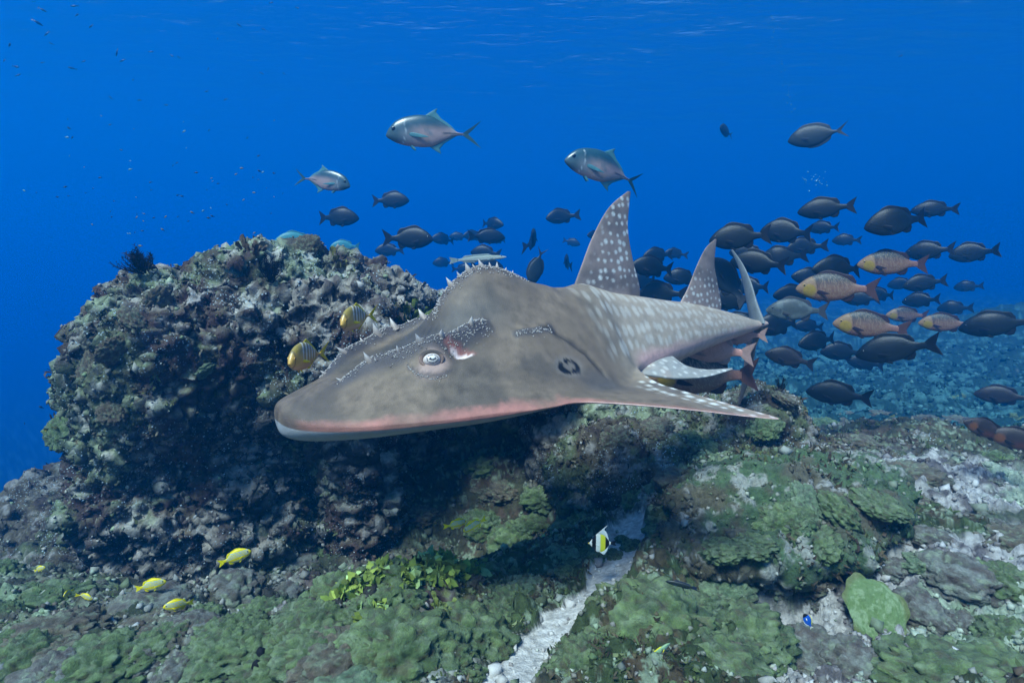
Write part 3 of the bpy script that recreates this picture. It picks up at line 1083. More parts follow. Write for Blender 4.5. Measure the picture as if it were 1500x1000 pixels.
lid_me = lid_mesh()
for sgn in (1, -1):
    p, n = g_frame(0.332, sgn * 0.180)
    o = obj('eye', eye_me, groot)
    nn = np.array([-0.25, sgn * 0.95, 0.35])
    put_on(o, p, nn, (0.023, 0.0165, 0.0175), sink=0.004)
    lid = obj('eyelid', lid_me, groot)
    put_on(lid, p, nn, (0.024, 0.0178, 0.018), sink=0.002)


# thorns along the brows, nape and shoulders
def cone_mesh():
    rings = []
    for h, r in ((-0.3, 0.62), (0, 0.5), (0.35, 0.32), (0.7, 0.14), (1.0, 0.01)):
        a = np.linspace(0, 2 * math.pi, 9)[:-1]
        rings.append(np.stack([r * np.cos(a) + 0.12 * h, 0.8 * r * np.sin(a), np.full(8, h)], 1))
    V = np.concatenate(rings)
    c = mix(np.broadcast_to(lin(150, 134, 122), V.shape), lin(206, 196, 186), smooth(0.1, 0.7, V[:, 2]))
    return mesh('thorn', V, grid_faces(5, 8, True), c, M['thorn'])


thorn_me = cone_mesh()


def thorn(a, l, size):
    p, n = g_frame(a, l)
    n = n + np.array([-0.25, 0, 0.25]) + RNG.normal(0, 0.16, 3)
    size = size * RNG.uniform(0.75, 1.1)
    o = obj('thorn', thorn_me, groot)
    put_on(o, p, n, (size * 0.85, size * 0.85, size), (1, 0, 0.2), sink=size * 0.12)


for a_, sz in ((0.455, 0.020), (0.475, 0.016), (0.495, 0.030), (0.525, 0.018), (0.555, 0.030), (0.575, 0.014), (0.60, 0.024), (0.63, 0.018), (0.655, 0.024), (0.685, 0.014), (0.71, 0.012)):
    thorn(a_, 0.0, sz)
for sgn in (1, -1):
    bp_ = curve(BROW, 100)
    for t_, sz in ((0.03, 0.020), (0.18, 0.026), (0.34, 0.016), (0.47, 0.034), (0.62, 0.032), (0.74, 0.014), (0.84, 0.030), (0.93, 0.014)):
        q = bp_[int(t_ * 99)]
        thorn(q[0], sgn * q[1], sz)
# beads: the fine white denticles covering the ridges
BV, BF, nb = [], [], 0
V0, F0 = ICO1


def bead(a, l, r):
    global nb
    p, n = g_frame(a, l)
    BV.append(V0 * r + (p + n * r * 0.25) * 1.0)
    BF.append(F0 + nb)
    nb += len(V0)


for sgn in (1, -1):
    bp_ = curve(BROW, 100)
    for k in range(620):
        t_ = RNG.random() ** 0.9
        q = bp_[int(t_ * 99)]
        off = RNG.normal(0, 0.0085) * (0.5 + t_)
        bead(q[0] + RNG.normal(0, 0.004), sgn * (q[1] + off), RNG.uniform(0.0012, 0.0023))
    for k in range(90):
        t_ = RNG.random()
        q = curve(SHOULDER, 60)[int(t_ * 59)]
        bead(q[0], sgn * (q[1] + RNG.normal(0, 0.004)), RNG.uniform(0.0012, 0.0024))
    for k in range(60):
        t_ = k / 60
        q = curve([(0.28, 0.152), (0.29, 0.184), (0.325, 0.208), (0.355, 0.212)], 60)[int(t_ * 59)]
        bead(q[0], sgn * (q[1] + RNG.normal(0, 0.002)), RNG.uniform(0.0010, 0.0018))
for k in range(620):
    a_ = RNG.uniform(0.43, 0.76)
    bead(a_, RNG.normal(0, 0.010), RNG.uniform(0.0014, 0.0027))
bv = np.concatenate(BV)
bcol = mix(np.broadcast_to(lin(170, 162, 154), bv.shape), lin(110, 98, 92), (np.repeat(RNG.random(len(BV)), len(V0)) > 0.8).astype(float))
tag(obj('denticles', gl_mesh(mesh('denticles', bv, np.concatenate(BF), bcol, M['thorn'])), groot), kind='stuff')
# ------------------------------------------------------------------ fishes
# local frame of a fish: unit length, snout at +X 0.5, tail tips at X -0.5, +Z up
def fish_body(top, bot, hw, s_end, ns=46, nr=22, bend=0.0, power=2.2):
    s = s_end * (np.linspace(0, 1, ns) ** 1.25)
    t, b, w = prof(top, s), prof(bot, s), prof(hw, s)
    zc, hz = (t + b) / 2, (t - b) / 2
    a = np.linspace(0, 2 * math.pi, nr, endpoint=False)
    ca, sa = np.cos(a), np.sin(a)
    ex = 2.0 / power
    cy_ = np.sign(ca) * np.abs(ca) ** ex
    sz_ = np.sign(sa) * np.abs(sa) ** 1.0
    X = np.repeat(s[:, None], nr, 1)
    Y = w[:, None] * cy_[None] * (1 - 0.0 * sz_[None])
    Z = zc[:, None] + hz[:, None] * sz_[None]
    V = np.stack([X, Y, Z], -1).reshape(-1, 3)
    Fq = grid_faces(ns, nr, True)
    return V, Fq


def bend_fn(V, bend):
    """Curve the fish sideways, mostly its hind part, and centre it."""
    V = np.array(V, float)
    s = V[:, 0]
    V[:, 1] += bend * (np.clip(s - 0.3, 0, None) ** 2) * 1.2
    V[:, 0] = 0.5 - s
    return V


def fin_col(c0, c1=None):
    c0 = lin(c0)
    c1 = c0 if c1 is None else lin(c1)

    def f(V, h):
        return mix(np.broadcast_to(c0, V.shape), c1, h)
    return f


def raised(n, base, hgt, lean, top, sgn=1):
    """lead/trail lists for an unpaired fin from base (s0,s1) with heights hgt along it."""
    pass


def strip_fin(tab, edge, base_in=0.012, lean=0.04, sgn=1, n=26, rows=5, thick=0.006):
    """Dorsal or anal fin: edge = [(s, height)], standing on the profile tab."""
    s = np.linspace(edge[0][0], edge[-1][0], n)
    b = prof(tab, s)
    h = np.interp(s, [e[0] for e in edge], [e[1] for e in edge])
    k = np.linspace(0, 1, rows)
    th_ = thick * (1 - 0.8 * k)
    out = []
    for sd in (1, -1):
        X = s[:, None] + lean * (h / 0.06)[:, None] * k[None] * 0.6
        Z = (b - sgn * base_in)[:, None] + sgn * (h + base_in)[:, None] * k[None]
        Y = np.repeat((sd * th_)[None], n, 0)
        out.append(np.stack([X, Y, Z], -1))
    V = np.concatenate([out[0], out[1][:, ::-1]], 1)
    return V.reshape(-1, 3), grid_faces(n, rows * 2, True)


def eye_small(pc, ic, ring=0.55):
    V, Fc = ICO2
    rr = np.hypot(V[:, 0], V[:, 1])
    c = mix(np.broadcast_to(lin(ic), V.shape), lin(pc), smooth(ring + 0.1, ring - 0.1, rr))
    return mesh('eye', V, Fc, c, M['eye'])


EYES = {
    'dark': eye_small((8, 8, 8), (54, 50, 40), 0.7),
    'gold': eye_small((10, 8, 8), (190, 150, 70), 0.6),
    'black': eye_small((6, 6, 8), (26, 30, 34), 0.8),
    'pale': eye_small((8, 8, 8), (200, 196, 180), 0.6),
}


def make_fish(name, sp, bend=0.0):
    """Empty root with body, fins and eyes of species sp."""
    root = bpy.data.objects.new(name, None)
    COL.objects.link(root)
    V, Fq = fish_body(sp['top'], sp['bot'], sp['hw'], sp['s_end'], power=sp.get('power', 2.2), ns=sp.get('ns', 52), nr=sp.get('nr', 30))
    c = np.clip(sp['col'](V), 0.004, 0.85)
    mat = M[sp.get('mat', 'fish')]
    obj('body', mesh(name + '_body', bend_fn(V, bend), Fq[:, ::-1], c, mat), root)
    fc = sp['fin_col']

    def add(nm, V, Fq):
        s = V[:, 0]
        cc = fc(nm, V)
        obj(nm, mesh(name + '_' + nm, bend_fn(V, bend), Fq, np.clip(cc, 0.004, 0.85), M['fin']), root)

    for nm, tab, edge, sgn, lean in sp['strips']:
        add(nm, *strip_fin(sp['top'] if sgn > 0 else sp['bot'], edge, sgn=sgn, lean=lean))
    # caudal fin: upper and lower lobes in one sheet
    up, mid, lo = sp['tail']
    s0 = sp['s_end'] - 0.015
    zb = (sp['top'][-1][1], sp['bot'][-1][1])
    n = 15
    f = np.linspace(0, 1, n)
    ez = up[1] * (1 - f) + lo[1] * f
    k = np.abs(2 * f - 1)
    es = np.where(f < 0.5, mid + (up[0] - mid) * k ** sp.get('fork', 1.0), mid + (lo[0] - mid) * k ** sp.get('fork', 1.0))
    es = es - 0.012 * smooth(0.8, 1.0, k) * 0
    bz = zb[0] * (1 - f) + zb[1] * f
    rows = 9
    u = np.linspace(0, 1, rows)
    side = []
    for sd in (1, -1):
        X = s0 + (es - s0)[:, None] * u[None]
        # edges of the lobes flare out quickly, then run to the tips
        Z = bz[:, None] + (ez - bz)[:, None] * (u[None] ** (sp.get('flare', 0.85)))
        Y = sd * 0.008 * (1 - 0.85 * u)[None] * np.ones((n, 1))
        side.append(np.stack([X, Y, Z], -1))
    Vt = np.concatenate([side[0], side[1][:, ::-1]], 1).reshape(-1, 3)
    add('caudal_fin', Vt, grid_faces(n, rows * 2, True))
    # paired fins
    for nm, (s, z, ln, drop, chord, out) in sp['paired'].items():
        for sd in (1, -1):
            w = float(prof(sp['hw'], np.array([s]))[0])
            zt, zb_ = float(prof(sp['top'], np.array([s]))[0]), float(prof(sp['bot'], np.array([s]))[0])
            q = (z - (zt + zb_) / 2) / max((zt - zb_) / 2, 1e-3)
            y0 = w * max(0.15, 1 - abs(q) ** 2.4) * 0.9
            p = lambda a, b, o: (s + a * ln, sd * (y0 + o * out), z + b)
            V_, F_ = fin_sheet([p(0, chord / 2, 0), p(0.35, chord / 2 + drop * 0.25, 0.35), p(0.75, drop * 0.75 + chord * 0.3, 0.8), p(1, drop, 1)],
                               [p(0.02, -chord / 2, 0), p(0.35, -chord / 2 + drop * 0.45, 0.35), p(0.7, drop * 0.95 - chord * 0.25, 0.8), p(1.0, drop - 0.004, 1)],
                               0.004, (0, 1, 0.15 * sd), 10, 8)
            add(nm, V_, F_)
    s, z, r, kind = sp['eye']
    w = float(prof(sp['hw'], np.array([s]))[0])
    zt, zb_ = float(prof(sp['top'], np.array([s]))[0]), float(prof(sp['bot'], np.array([s]))[0])
    q = (z - (zt + zb_) / 2) / ((zt - zb_) / 2)
    y = w * (1 - abs(q) ** 2) ** (0.5 * 2 / sp.get('power', 2.2))
    for sd in (1, -1):
        e = obj('eye', EYES[kind], root)
        e.location = (0.5 - s, sd * (y - 0.002), z)
        e.rotation_euler = (-sd * R(90), 0, 0)
        e.scale = (r, r, r * 0.45)
    return root


SNAP_TOP = [(0, 0.002), (0.02, 0.030), (0.07, 0.070), (0.14, 0.112), (0.24, 0.150), (0.36, 0.168), (0.48, 0.156), (0.60, 0.118), (0.70, 0.076), (0.78, 0.050), (0.84, 0.046)]
SNAP_BOT = [(0, -0.012), (0.02, -0.034), (0.08, -0.066), (0.16, -0.098), (0.27, -0.126), (0.40, -0.134), (0.54, -0.118), (0.64, -0.086), (0.72, -0.056), (0.79, -0.044), (0.84, -0.044)]
SNAP_HW = [(0, 0.006), (0.03, 0.026), (0.10, 0.048), (0.20, 0.064), (0.32, 0.072), (0.46, 0.064), (0.60, 0.044), (0.72, 0.024), (0.84, 0.010)]

SNAP_TOP = [(a, b * 1.26) for a, b in SNAP_TOP[:-3]] + SNAP_TOP[-3:]
SNAP_BOT = [(a, b * 1.26) for a, b in SNAP_BOT[:-3]] + SNAP_BOT[-3:]


def snap_dark_col(tone):
    def f(V):
        s, y, z = V.T
        n = fbm(V, 4, 9, seed=401)
        c = mix(np.broadcast_to(lin(tone), V.shape), lin(np.array(tone) * 1.5), smooth(0.0, 0.5, n) * 0.6)
        c = mix(c, lin(np.array(tone) * 1.6 + 8), smooth(0.0, -0.12, z) * 0.5)
        g = np.hypot((s - 0.07) / 1.0, z + 0.02)
        c = c * (1 - 0.5 * smooth(0.006, 0.002, np.abs(np.hypot(s - 0.10, (z + 0.01) * 0.8) - 0.13)))[:, None]
        c = c * (1 - 0.6 * smooth(0.004, 0.001, np.abs(z + 0.035 - 0.1 * s)) * (s < 0.09))[:, None]
        return c
    return f


def snap_red_col(V):
    s, y, z = V.T
    n = fbm(V, 4, 9, seed=411)
    c = np.broadcast_to(lin(120, 88, 70), V.shape)
    c = mix(c, lin(46, 48, 44), smooth(0.0, 0.14, z + 0.02 * n))
    c = mix(c, lin(126, 84, 68), smooth(-0.06, -0.12, z) * 0.8)
    # rows of pale scale spots
    F1, v = worley(np.stack([s * 1.0, z * 1.25, 0 * s], 1), 46, 415, True)
    c = mix(c, lin(164, 144, 120), smooth(0.36, 0.18, F1) * 0.4 * (s > 0.22))
    c = mix(c, lin(140, 90, 84), smooth(0.62, 0.84, s) * 0.5)
    hd = smooth(0.245, 0.21, np.hypot(s - 0.03, (z + 0.0) * 0.9))
    c = mix(c, lin(150, 118, 84), hd * 0.7)
    ck = smooth(1.0, 0.7, ((s - 0.17) / 0.085) ** 2 + ((z + 0.024) / 0.088) ** 2)
    c = mix(c, lin(150, 124, 30), ck * 0.85)
    c = c * (1 - 0.6 * smooth(0.005, 0.0015, np.abs(np.hypot(s - 0.10, (z + 0.01) * 0.8) - 0.165)))[:, None]
    c = c * (1 - 0.6 * smooth(0.004, 0.001, np.abs(z + 0.034 - 0.1 * s)) * (s < 0.09))[:, None]
    return c


SNAP_STRIPS = [('dorsal_fin', 0, [(0.24, 0.0), (0.28, 0.028), (0.36, 0.040), (0.48, 0.030), (0.56, 0.030), (0.64, 0.058), (0.705, 0.030), (0.72, 0.0)], 1, 0.06),
               ('anal_fin', 0, [(0.55, 0.0), (0.585, 0.040), (0.64, 0.058), (0.69, 0.030), (0.705, 0.0)], -1, 0.06)]
SNAP = dict(top=SNAP_TOP, bot=SNAP_BOT, hw=SNAP_HW, s_end=0.84, strips=SNAP_STRIPS,
            tail=((1.0, 0.160), 0.935, (0.99, -0.160)), fork=1.0,
            paired={'pectoral_fin': (0.245, -0.035, 0.17, -0.03, 0.045, 0.05), 'pelvic_fin': (0.30, -0.115, 0.13, -0.065, 0.03, 0.01)},
            eye=(0.105, 0.045, 0.017, 'dark'))
S_DARK = dict(SNAP, col=snap_dark_col((13, 18, 17)), fin_col=lambda nm, V: np.broadcast_to(lin(9, 10, 11), V.shape))
S_BROWN = dict(SNAP, col=snap_dark_col((40, 34, 29)), fin_col=lambda nm, V: np.broadcast_to(lin(24, 20, 22), V.shape))
S_GREY = dict(SNAP, col=snap_dark_col((68, 74, 72)), fin_col=lambda nm, V: np.broadcast_to(lin(58, 58, 60), V.shape))
S_RED = dict(SNAP, ns=90, nr=48, col=snap_red_col, eye=(0.105, 0.045, 0.019, 'gold'),
             fin_col=lambda nm, V: np.broadcast_to(lin(72, 48, 45) if nm == 'caudal_fin' else lin(44, 28, 32), V.shape))
S_PINK = dict(S_RED, col=lambda V: mix(snap_red_col(V), lin(206, 150, 136), np.full(len(V), 0.75)), fin_col=lambda nm, V: np.broadcast_to(lin(150, 122, 114), V.shape))

JACK_TOP = [(0, -0.022), (0.015, 0.010), (0.05, 0.056), (0.11, 0.106), (0.22, 0.146), (0.36, 0.164), (0.46, 0.156), (0.58, 0.108), (0.68, 0.056), (0.75, 0.020), (0.79, 0.013), (0.82, 0.014)]
JACK_BOT = [(0, -0.034), (0.015, -0.050), (0.05, -0.068), (0.12, -0.096), (0.24, -0.118), (0.38, -0.124), (0.46, -0.118), (0.58, -0.074), (0.68, -0.030), (0.75, -0.013), (0.79, -0.010), (0.82, -0.011)]
JACK_TOP = [(a, b * 1.14) for a, b in JACK_TOP[:-3]] + JACK_TOP[-3:]
JACK_BOT = [(a, b * 1.14) for a, b in JACK_BOT[:-3]] + JACK_BOT[-3:]
JACK_HW = [(0, 0.008), (0.03, 0.028), (0.10, 0.048), (0.22, 0.058), (0.38, 0.055), (0.54, 0.038), (0.68, 0.018), (0.78, 0.012), (0.82, 0.007)]


def jack_col(V):
    s, y, z = V.T
    n = fbm(V, 4, 7, seed=421)
    c = mix(np.broadcast_to(lin(112, 116, 116), V.shape), lin(34, 68, 74), smooth(0.0, 0.12, z + 0.04 * n))
    c = mix(c, lin(180, 146, 134), smooth(0.1, 0.4, n + 0.2) * smooth(0.10, 0.0, z) * smooth(0.2, 0.4, s) * 0.7)
    c = mix(c, lin(40, 72, 76), smooth(0.22, 0.10, s) * 0.8)
    c = mix(c, lin(190, 146, 132), smooth(-0.09, -0.13, z))
    c = mix(c, lin(40, 48, 52), smooth(0.007, 0.003, np.abs(z - 0.004)) * smooth(0.46, 0.55, s))
    c = mix(c, lin(190, 196, 196), smooth(0.005, 0.002, np.abs(np.hypot(s - 0.08, (z - 0.01) * 0.7) - 0.125)) * (np.abs(z) < 0.12) * 0.8)
    c = mix(c, lin(60, 74, 78), smooth(0.004, 0.0015, np.abs(z + 0.036 + 0.35 * s)) * (s < 0.07))
    return c


S_JACK = dict(top=JACK_TOP, bot=JACK_BOT, hw=JACK_HW, s_end=0.82, mat='silver', col=jack_col,
              strips=[('dorsal_fin', 0, [(0.41, 0.0), (0.43, 0.085), (0.47, 0.040), (0.55, 0.018), (0.66, 0.012), (0.74, 0.0)], 1, 0.13),
                      ('anal_fin', 0, [(0.45, 0.0), (0.47, 0.080), (0.51, 0.036), (0.58, 0.016), (0.68, 0.010), (0.74, 0.0)], -1, 0.13)],
              tail=((1.0, 0.150), 0.855, (1.0, -0.140)), fork=0.9, flare=1.0,
              paired={'pectoral_fin': (0.225, -0.02, 0.22, -0.03, 0.035, 0.03), 'pelvic_fin': (0.24, -0.115, 0.07, -0.055, 0.025, 0.01)},
              eye=(0.082, 0.030, 0.023, 'black'), fin_col=lambda nm, V: np.broadcast_to(lin(70, 118, 122) if nm != 'caudal_fin' else lin(40, 74, 76), V.shape))

SURG_TOP = [(0, 0.0), (0.03, 0.05), (0.09, 0.115), (0.18, 0.170), (0.32, 0.200), (0.46, 0.190), (0.60, 0.135), (0.70, 0.068), (0.76, 0.030), (0.82, 0.022)]
SURG_BOT = [(0, -0.03), (0.03, -0.06), (0.09, -0.105), (0.18, -0.150), (0.32, -0.185), (0.46, -0.180), (0.60, -0.130), (0.70, -0.066), (0.76, -0.030), (0.82, -0.022)]
SURG_HW = [(0, 0.006), (0.05, 0.03), (0.2, 0.055), (0.4, 0.052), (0.6, 0.034), (0.76, 0.014), (0.82, 0.008)]
S_SURG = dict(top=SURG_TOP, bot=SURG_BOT, hw=SURG_HW, s_end=0.82, mat='fish', col=lambda V: np.broadcast_to(lin(30, 42, 46), V.shape) * (1 + 0.2 * fbm(V, 3, 8, seed=431))[:, None],
              strips=[('dorsal_fin', 0, [(0.16, 0.0), (0.22, 0.030), (0.5, 0.042), (0.68, 0.046), (0.72, 0.0)], 1, 0.04),
                      ('anal_fin', 0, [(0.30, 0.0), (0.36, 0.028), (0.55, 0.036), (0.68, 0.042), (0.72, 0.0)], -1, 0.04)],
              tail=((1.0, 0.15), 0.87, (1.0, -0.15)), fork=1.1, flare=1.0,
              paired={'pectoral_fin': (0.22, -0.02, 0.14, -0.03, 0.05, 0.04)}, eye=(0.12, 0.075, 0.017, 'dark'),
              fin_col=lambda nm, V: np.broadcast_to(lin(40, 48, 54), V.shape))


def blue_line_col(V):
    s, y, z = V.T
    c = np.broadcast_to(lin(228, 206, 14), V.shape)
    c = mix(c, lin(200, 200, 170), smooth(-0.06, -0.11, z) * 0.7)
    for k, z0 in enumerate((0.10, 0.058, 0.016, -0.026)):
        c = mix(c, lin(120, 170, 210), smooth(0.011, 0.006, np.abs(z - z0 - 0.04 * np.sin((s - 0.05) * 3.2) + 0.05 * (s - .3) * (k - 1.2) * .4)) * smooth(0.05, 0.1, s) * smooth(0.78, 0.70, s))
    return c


S_BLUE = dict(SNAP, ns=44, nr=96, col=blue_line_col, mat='small', eye=(0.10, 0.04, 0.022, 'dark'), tail=((1.0, 0.115), 0.94, (1.0, -0.115)),
              fin_col=lambda nm, V: np.broadcast_to(lin(232, 214, 10), V.shape))


def gold_col(V):
    s, y, z = V.T
    c = mix(np.broadcast_to(lin(206, 160, 70), V.shape), lin(150, 128, 50), smooth(0.03, 0.14, z))
    c = mix(c, lin(210, 168, 128), smooth(-0.04, -0.12, z))
    for s0 in (0.27, 0.36, 0.45, 0.54, 0.63):
        c = mix(c, lin(226, 220, 206), smooth(0.014, 0.007, np.abs(s - s0 - 0.18 * (z - 0.02) ** 2 * 8)) * smooth(-0.06, 0.0, z))
        c = mix(c, lin(92, 74, 34), smooth(0.02, 0.01, np.abs(s - s0 - 0.035 - 0.18 * (z - 0.02) ** 2 * 8)) * smooth(-0.08, -0.02, z) * 0.7)
    c = mix(c, lin(70, 56, 30), smooth(0.016, 0.008, np.abs(s - 0.075 - 0.12 * z)) * 0.6)
    return c


S_GOLD = dict(top=[(a, b * 1.12) for a, b in JACK_TOP[:-1]] + [(0.82, 0.020)], bot=[(a, b * 1.12) for a, b in JACK_BOT[:-1]] + [(0.82, -0.020)], hw=[(a, b * 1.15) for a, b in JACK_HW], s_end=0.82, mat='silver', col=gold_col,
              strips=[('dorsal_fin', 0, [(0.40, 0.0), (0.44, 0.040), (0.5, 0.026), (0.66, 0.014), (0.74, 0.0)], 1, 0.08),
                      ('anal_fin', 0, [(0.46, 0.0), (0.50, 0.040), (0.56, 0.024), (0.68, 0.012), (0.74, 0.0)], -1, 0.08)],
              tail=((1.0, 0.150), 0.87, (1.0, -0.150)), fork=0.9, flare=0.9,
              paired={'pectoral_fin': (0.24, -0.02, 0.16, -0.03, 0.035, 0.04), 'pelvic_fin': (0.24, -0.13, 0.08, -0.05, 0.025, 0.01)},
              eye=(0.075, 0.030, 0.021, 'gold'), fin_col=lambda nm, V: np.broadcast_to(lin(214, 190, 20), V.shape))


def idol_col(V):
    s, y, z = V.T
    c = np.broadcast_to(lin(226, 228, 216), V.shape)
    c = mix(c, lin(216, 214, 40), smooth(0.40, 0.46, s) * smooth(0.66, 0.6, s))
    c = mix(c, lin(10, 10, 12), smooth(0.13, 0.15, s) * smooth(0.29, 0.27, s))
    c = mix(c, lin(10, 10, 12), smooth(0.60, 0.62, s) * smooth(0.76, 0.74, s))
    return mix(c, lin(230, 190, 60), smooth(0.07, 0.03, s))


S_IDOL = dict(top=[(0, 0.005), (0.05, 0.03), (0.10, 0.09), (0.2, 0.24), (0.34, 0.34), (0.5, 0.32), (0.66, 0.20), (0.76, 0.07), (0.82, 0.04)],
              bot=[(0, -0.02), (0.05, -0.04), (0.10, -0.09), (0.2, -0.22), (0.36, -0.33), (0.5, -0.32), (0.66, -0.20), (0.76, -0.07), (0.82, -0.04)],
              hw=[(0, 0.005), (0.1, 0.03), (0.3, 0.05), (0.6, 0.03), (0.82, 0.006)], s_end=0.82, mat='small', col=idol_col,
              strips=[('dorsal_fin', 0, [(0.30, 0.0), (0.36, 0.36), (0.40, 0.16), (0.6, 0.08), (0.74, 0.0)], 1, 0.10),
                      ('anal_fin', 0, [(0.40, 0.0), (0.5, 0.12), (0.62, 0.08), (0.74, 0.0)], -1, 0.06)],
              tail=((1.0, 0.10), 0.96, (1.0, -0.10)), paired={'pectoral_fin': (0.28, -0.04, 0.12, -0.03, 0.05, 0.04)},
              eye=(0.15, 0.06, 0.026, 'dark'), fin_col=lambda nm, V: np.broadcast_to(lin(14, 14, 16) if nm == 'caudal_fin' else lin(216, 222, 214), V.shape))
S_TANG = dict(S_SURG, mat='small', eye=(0.10, 0.06, 0.02, 'dark'), col=lambda V: mix(np.broadcast_to(lin(24, 92, 190), V.shape), lin(10, 10, 14), smooth(0.17, 0.13, V[:, 0])),
              fin_col=lambda nm, V: np.broadcast_to({'dorsal_fin': lin(224, 206, 40), 'anal_fin': lin(220, 226, 228)}.get(nm, lin(210, 210, 190)), V.shape), tail=((0.95, 0.10), 0.90, (0.95, -0.10)))
SLIM_TOP = [(0, 0.0), (0.04, 0.03), (0.12, 0.062), (0.3, 0.085), (0.5, 0.082), (0.7, 0.06), (0.82, 0.042), (0.86, 0.042)]
SLIM_BOT = [(0, -0.015), (0.04, -0.035), (0.12, -0.058), (0.3, -0.08), (0.5, -0.078), (0.7, -0.056), (0.82, -0.042), (0.86, -0.042)]
SLIM_HW = [(0, 0.006), (0.1, 0.035), (0.3, 0.05), (0.6, 0.035), (0.86, 0.008)]


def slim(c_back, c_side, c_fin, tail=((1.0, 0.06), 0.975, (1.0, -0.06)), scale=1.0):
    return dict(top=[(a, b * scale) for a, b in SLIM_TOP], bot=[(a, b * scale) for a, b in SLIM_BOT], hw=[(a, b * scale) for a, b in SLIM_HW], s_end=0.86, mat='small',
                col=lambda V: mix(np.broadcast_to(lin(c_side), V.shape), lin(c_back), smooth(-0.01, 0.03, V[:, 2] / scale)),
                strips=[('dorsal_fin', 0, [(0.25, 0.0), (0.3, 0.028), (0.72, 0.034), (0.78, 0.0)], 1, 0.03), ('anal_fin', 0, [(0.5, 0.0), (0.55, 0.026), (0.74, 0.028), (0.78, 0.0)], -1, 0.03)],
                tail=tail, paired={'pectoral_fin': (0.24, -0.01, 0.10, -0.02, 0.03, 0.04)}, eye=(0.085, 0.018, 0.012, 'dark'),
                fin_col=lambda nm, V: np.broadcast_to(lin(c_fin), V.shape))


S_WRASSE = slim((26, 34, 34), (34, 44, 40), (30, 40, 60))
S_YWRASSE = slim((120, 150, 110), (96, 120, 120), (226, 214, 40))
S_PALE = slim((150, 156, 140), (190, 190, 176), (140, 150, 140), scale=0.55)
S_PARROT = dict(SNAP, col=lambda V: mix(np.broadcast_to(lin(70, 140, 140), V.shape), lin(120, 170, 160), smooth(0.0, -0.1, V[:, 2])) * (1 + 0.2 * fbm(V, 3, 9, seed=441))[:, None],
                fin_col=lambda nm, V: np.broadcast_to(lin(50, 110, 116), V.shape))

PROTO = {}


def proto(key, name, sp, bend=0.0):
    PROTO[key] = make_fish(name, sp, bend)
    PROTO[key]['_used'] = 0


S_DEEP = dict(S_DARK, top=[(a, b * 1.13) for a, b in SNAP_TOP], bot=[(a, b * 1.1) for a, b in SNAP_BOT], tail=((0.97, 0.175), 0.93, (0.98, -0.165)))
proto('darkd', 'dark_snapper', S_DEEP, 0.55)
proto('darke', 'dark_snapper', S_DEEP, -0.6)
for b_, nm in ((0.0, 'a'), (0.30, 'b'), (-0.30, 'c')):
    proto('dark' + nm, 'dark_snapper', S_DARK, b_)
    proto('blue' + nm, 'yellow_snapper', S_BLUE, b_)
def cheek_col(V):
    s, y, z = V.T
    c = snap_dark_col((44, 36, 34))(V)
    c = mix(c, lin(124, 74, 34), smooth(1.3, 0.2, ((s - 0.19) / 0.09) ** 2 + ((z + 0.03) / 0.10) ** 2) * 0.6)
    return mix(c, lin(84, 44, 36), smooth(0.3, 0.5, s) * smooth(0.05, -0.08, z) * 0.7)


proto('cheek', 'brown_snapper', dict(S_BROWN, col=cheek_col), 0.2)
proto('brown', 'brown_snapper', S_BROWN, 0.12)
proto('grey', 'grey_snapper', S_GREY, -0.1)
proto('reda', 'red_snapper', S_RED, 0.1)
proto('redb', 'red_snapper', S_RED, -0.2)
proto('pink', 'pink_snapper', S_PINK, 0.1)
proto('jack', 'trevally', S_JACK, 0.0)
proto('jackb', 'trevally', S_JACK, -0.35)
proto('surg', 'surgeonfish', S_SURG, 0.1)
proto('gold', 'golden_trevally', S_GOLD, 0.15)
proto('idol', 'moorish_idol', S_IDOL)
proto('tang', 'blue_tang', S_TANG)
proto('wrasse', 'wrasse', S_WRASSE, 0.05)
proto('ywrasse', 'wrasse', S_YWRASSE, 0.1)
proto('pale', 'slender_fish', S_PALE)
proto('parrot', 'parrotfish', S_PARROT, 0.1)


def place(key, px, py, length_px, real, label, cat, face='L', turn=0.0, nose=0.0, group=None, deep=1.0, roll=0.0, d=None):
    """Put a fish of real length so that it spans length_px photo pixels; turn > 0 turns its head to the camera."""
    az = math.atan2(px - 750, F_PX)
    if d is None:
        d = real * F_PX * max(0.35, math.cos(R(turn))) / (length_px * math.cos(az))
    pos = at(px, py, d)
    src = PROTO[key]
    if src['_used'] == 0:
        o = src
        src['_used'] = 1
    else:
        o = copy_tree(src)
        if '_used' in o:
            del o['_used']
    psi = (math.pi - az + R(turn)) if face == 'L' else (-az - R(turn))
    o.rotation_mode = 'XYZ'
    m = Matrix.Rotation(psi, 4, 'Z') @ Matrix.Rotation(-R(nose), 4, 'Y') @ Matrix.Rotation(R(roll), 4, 'X')
    o.matrix_world = Matrix.Translation(pos) @ m @ Matrix.Diagonal((real, real, real * deep, 1))
    tag(o, label, cat, group)
    return o


SH = 'dark snapper of the shoal gathered behind the guitarfish tail'
SHG = 'dark snappers behind the tail'
variants = ['darka', 'darkd', 'darkb', 'darke', 'darkc']
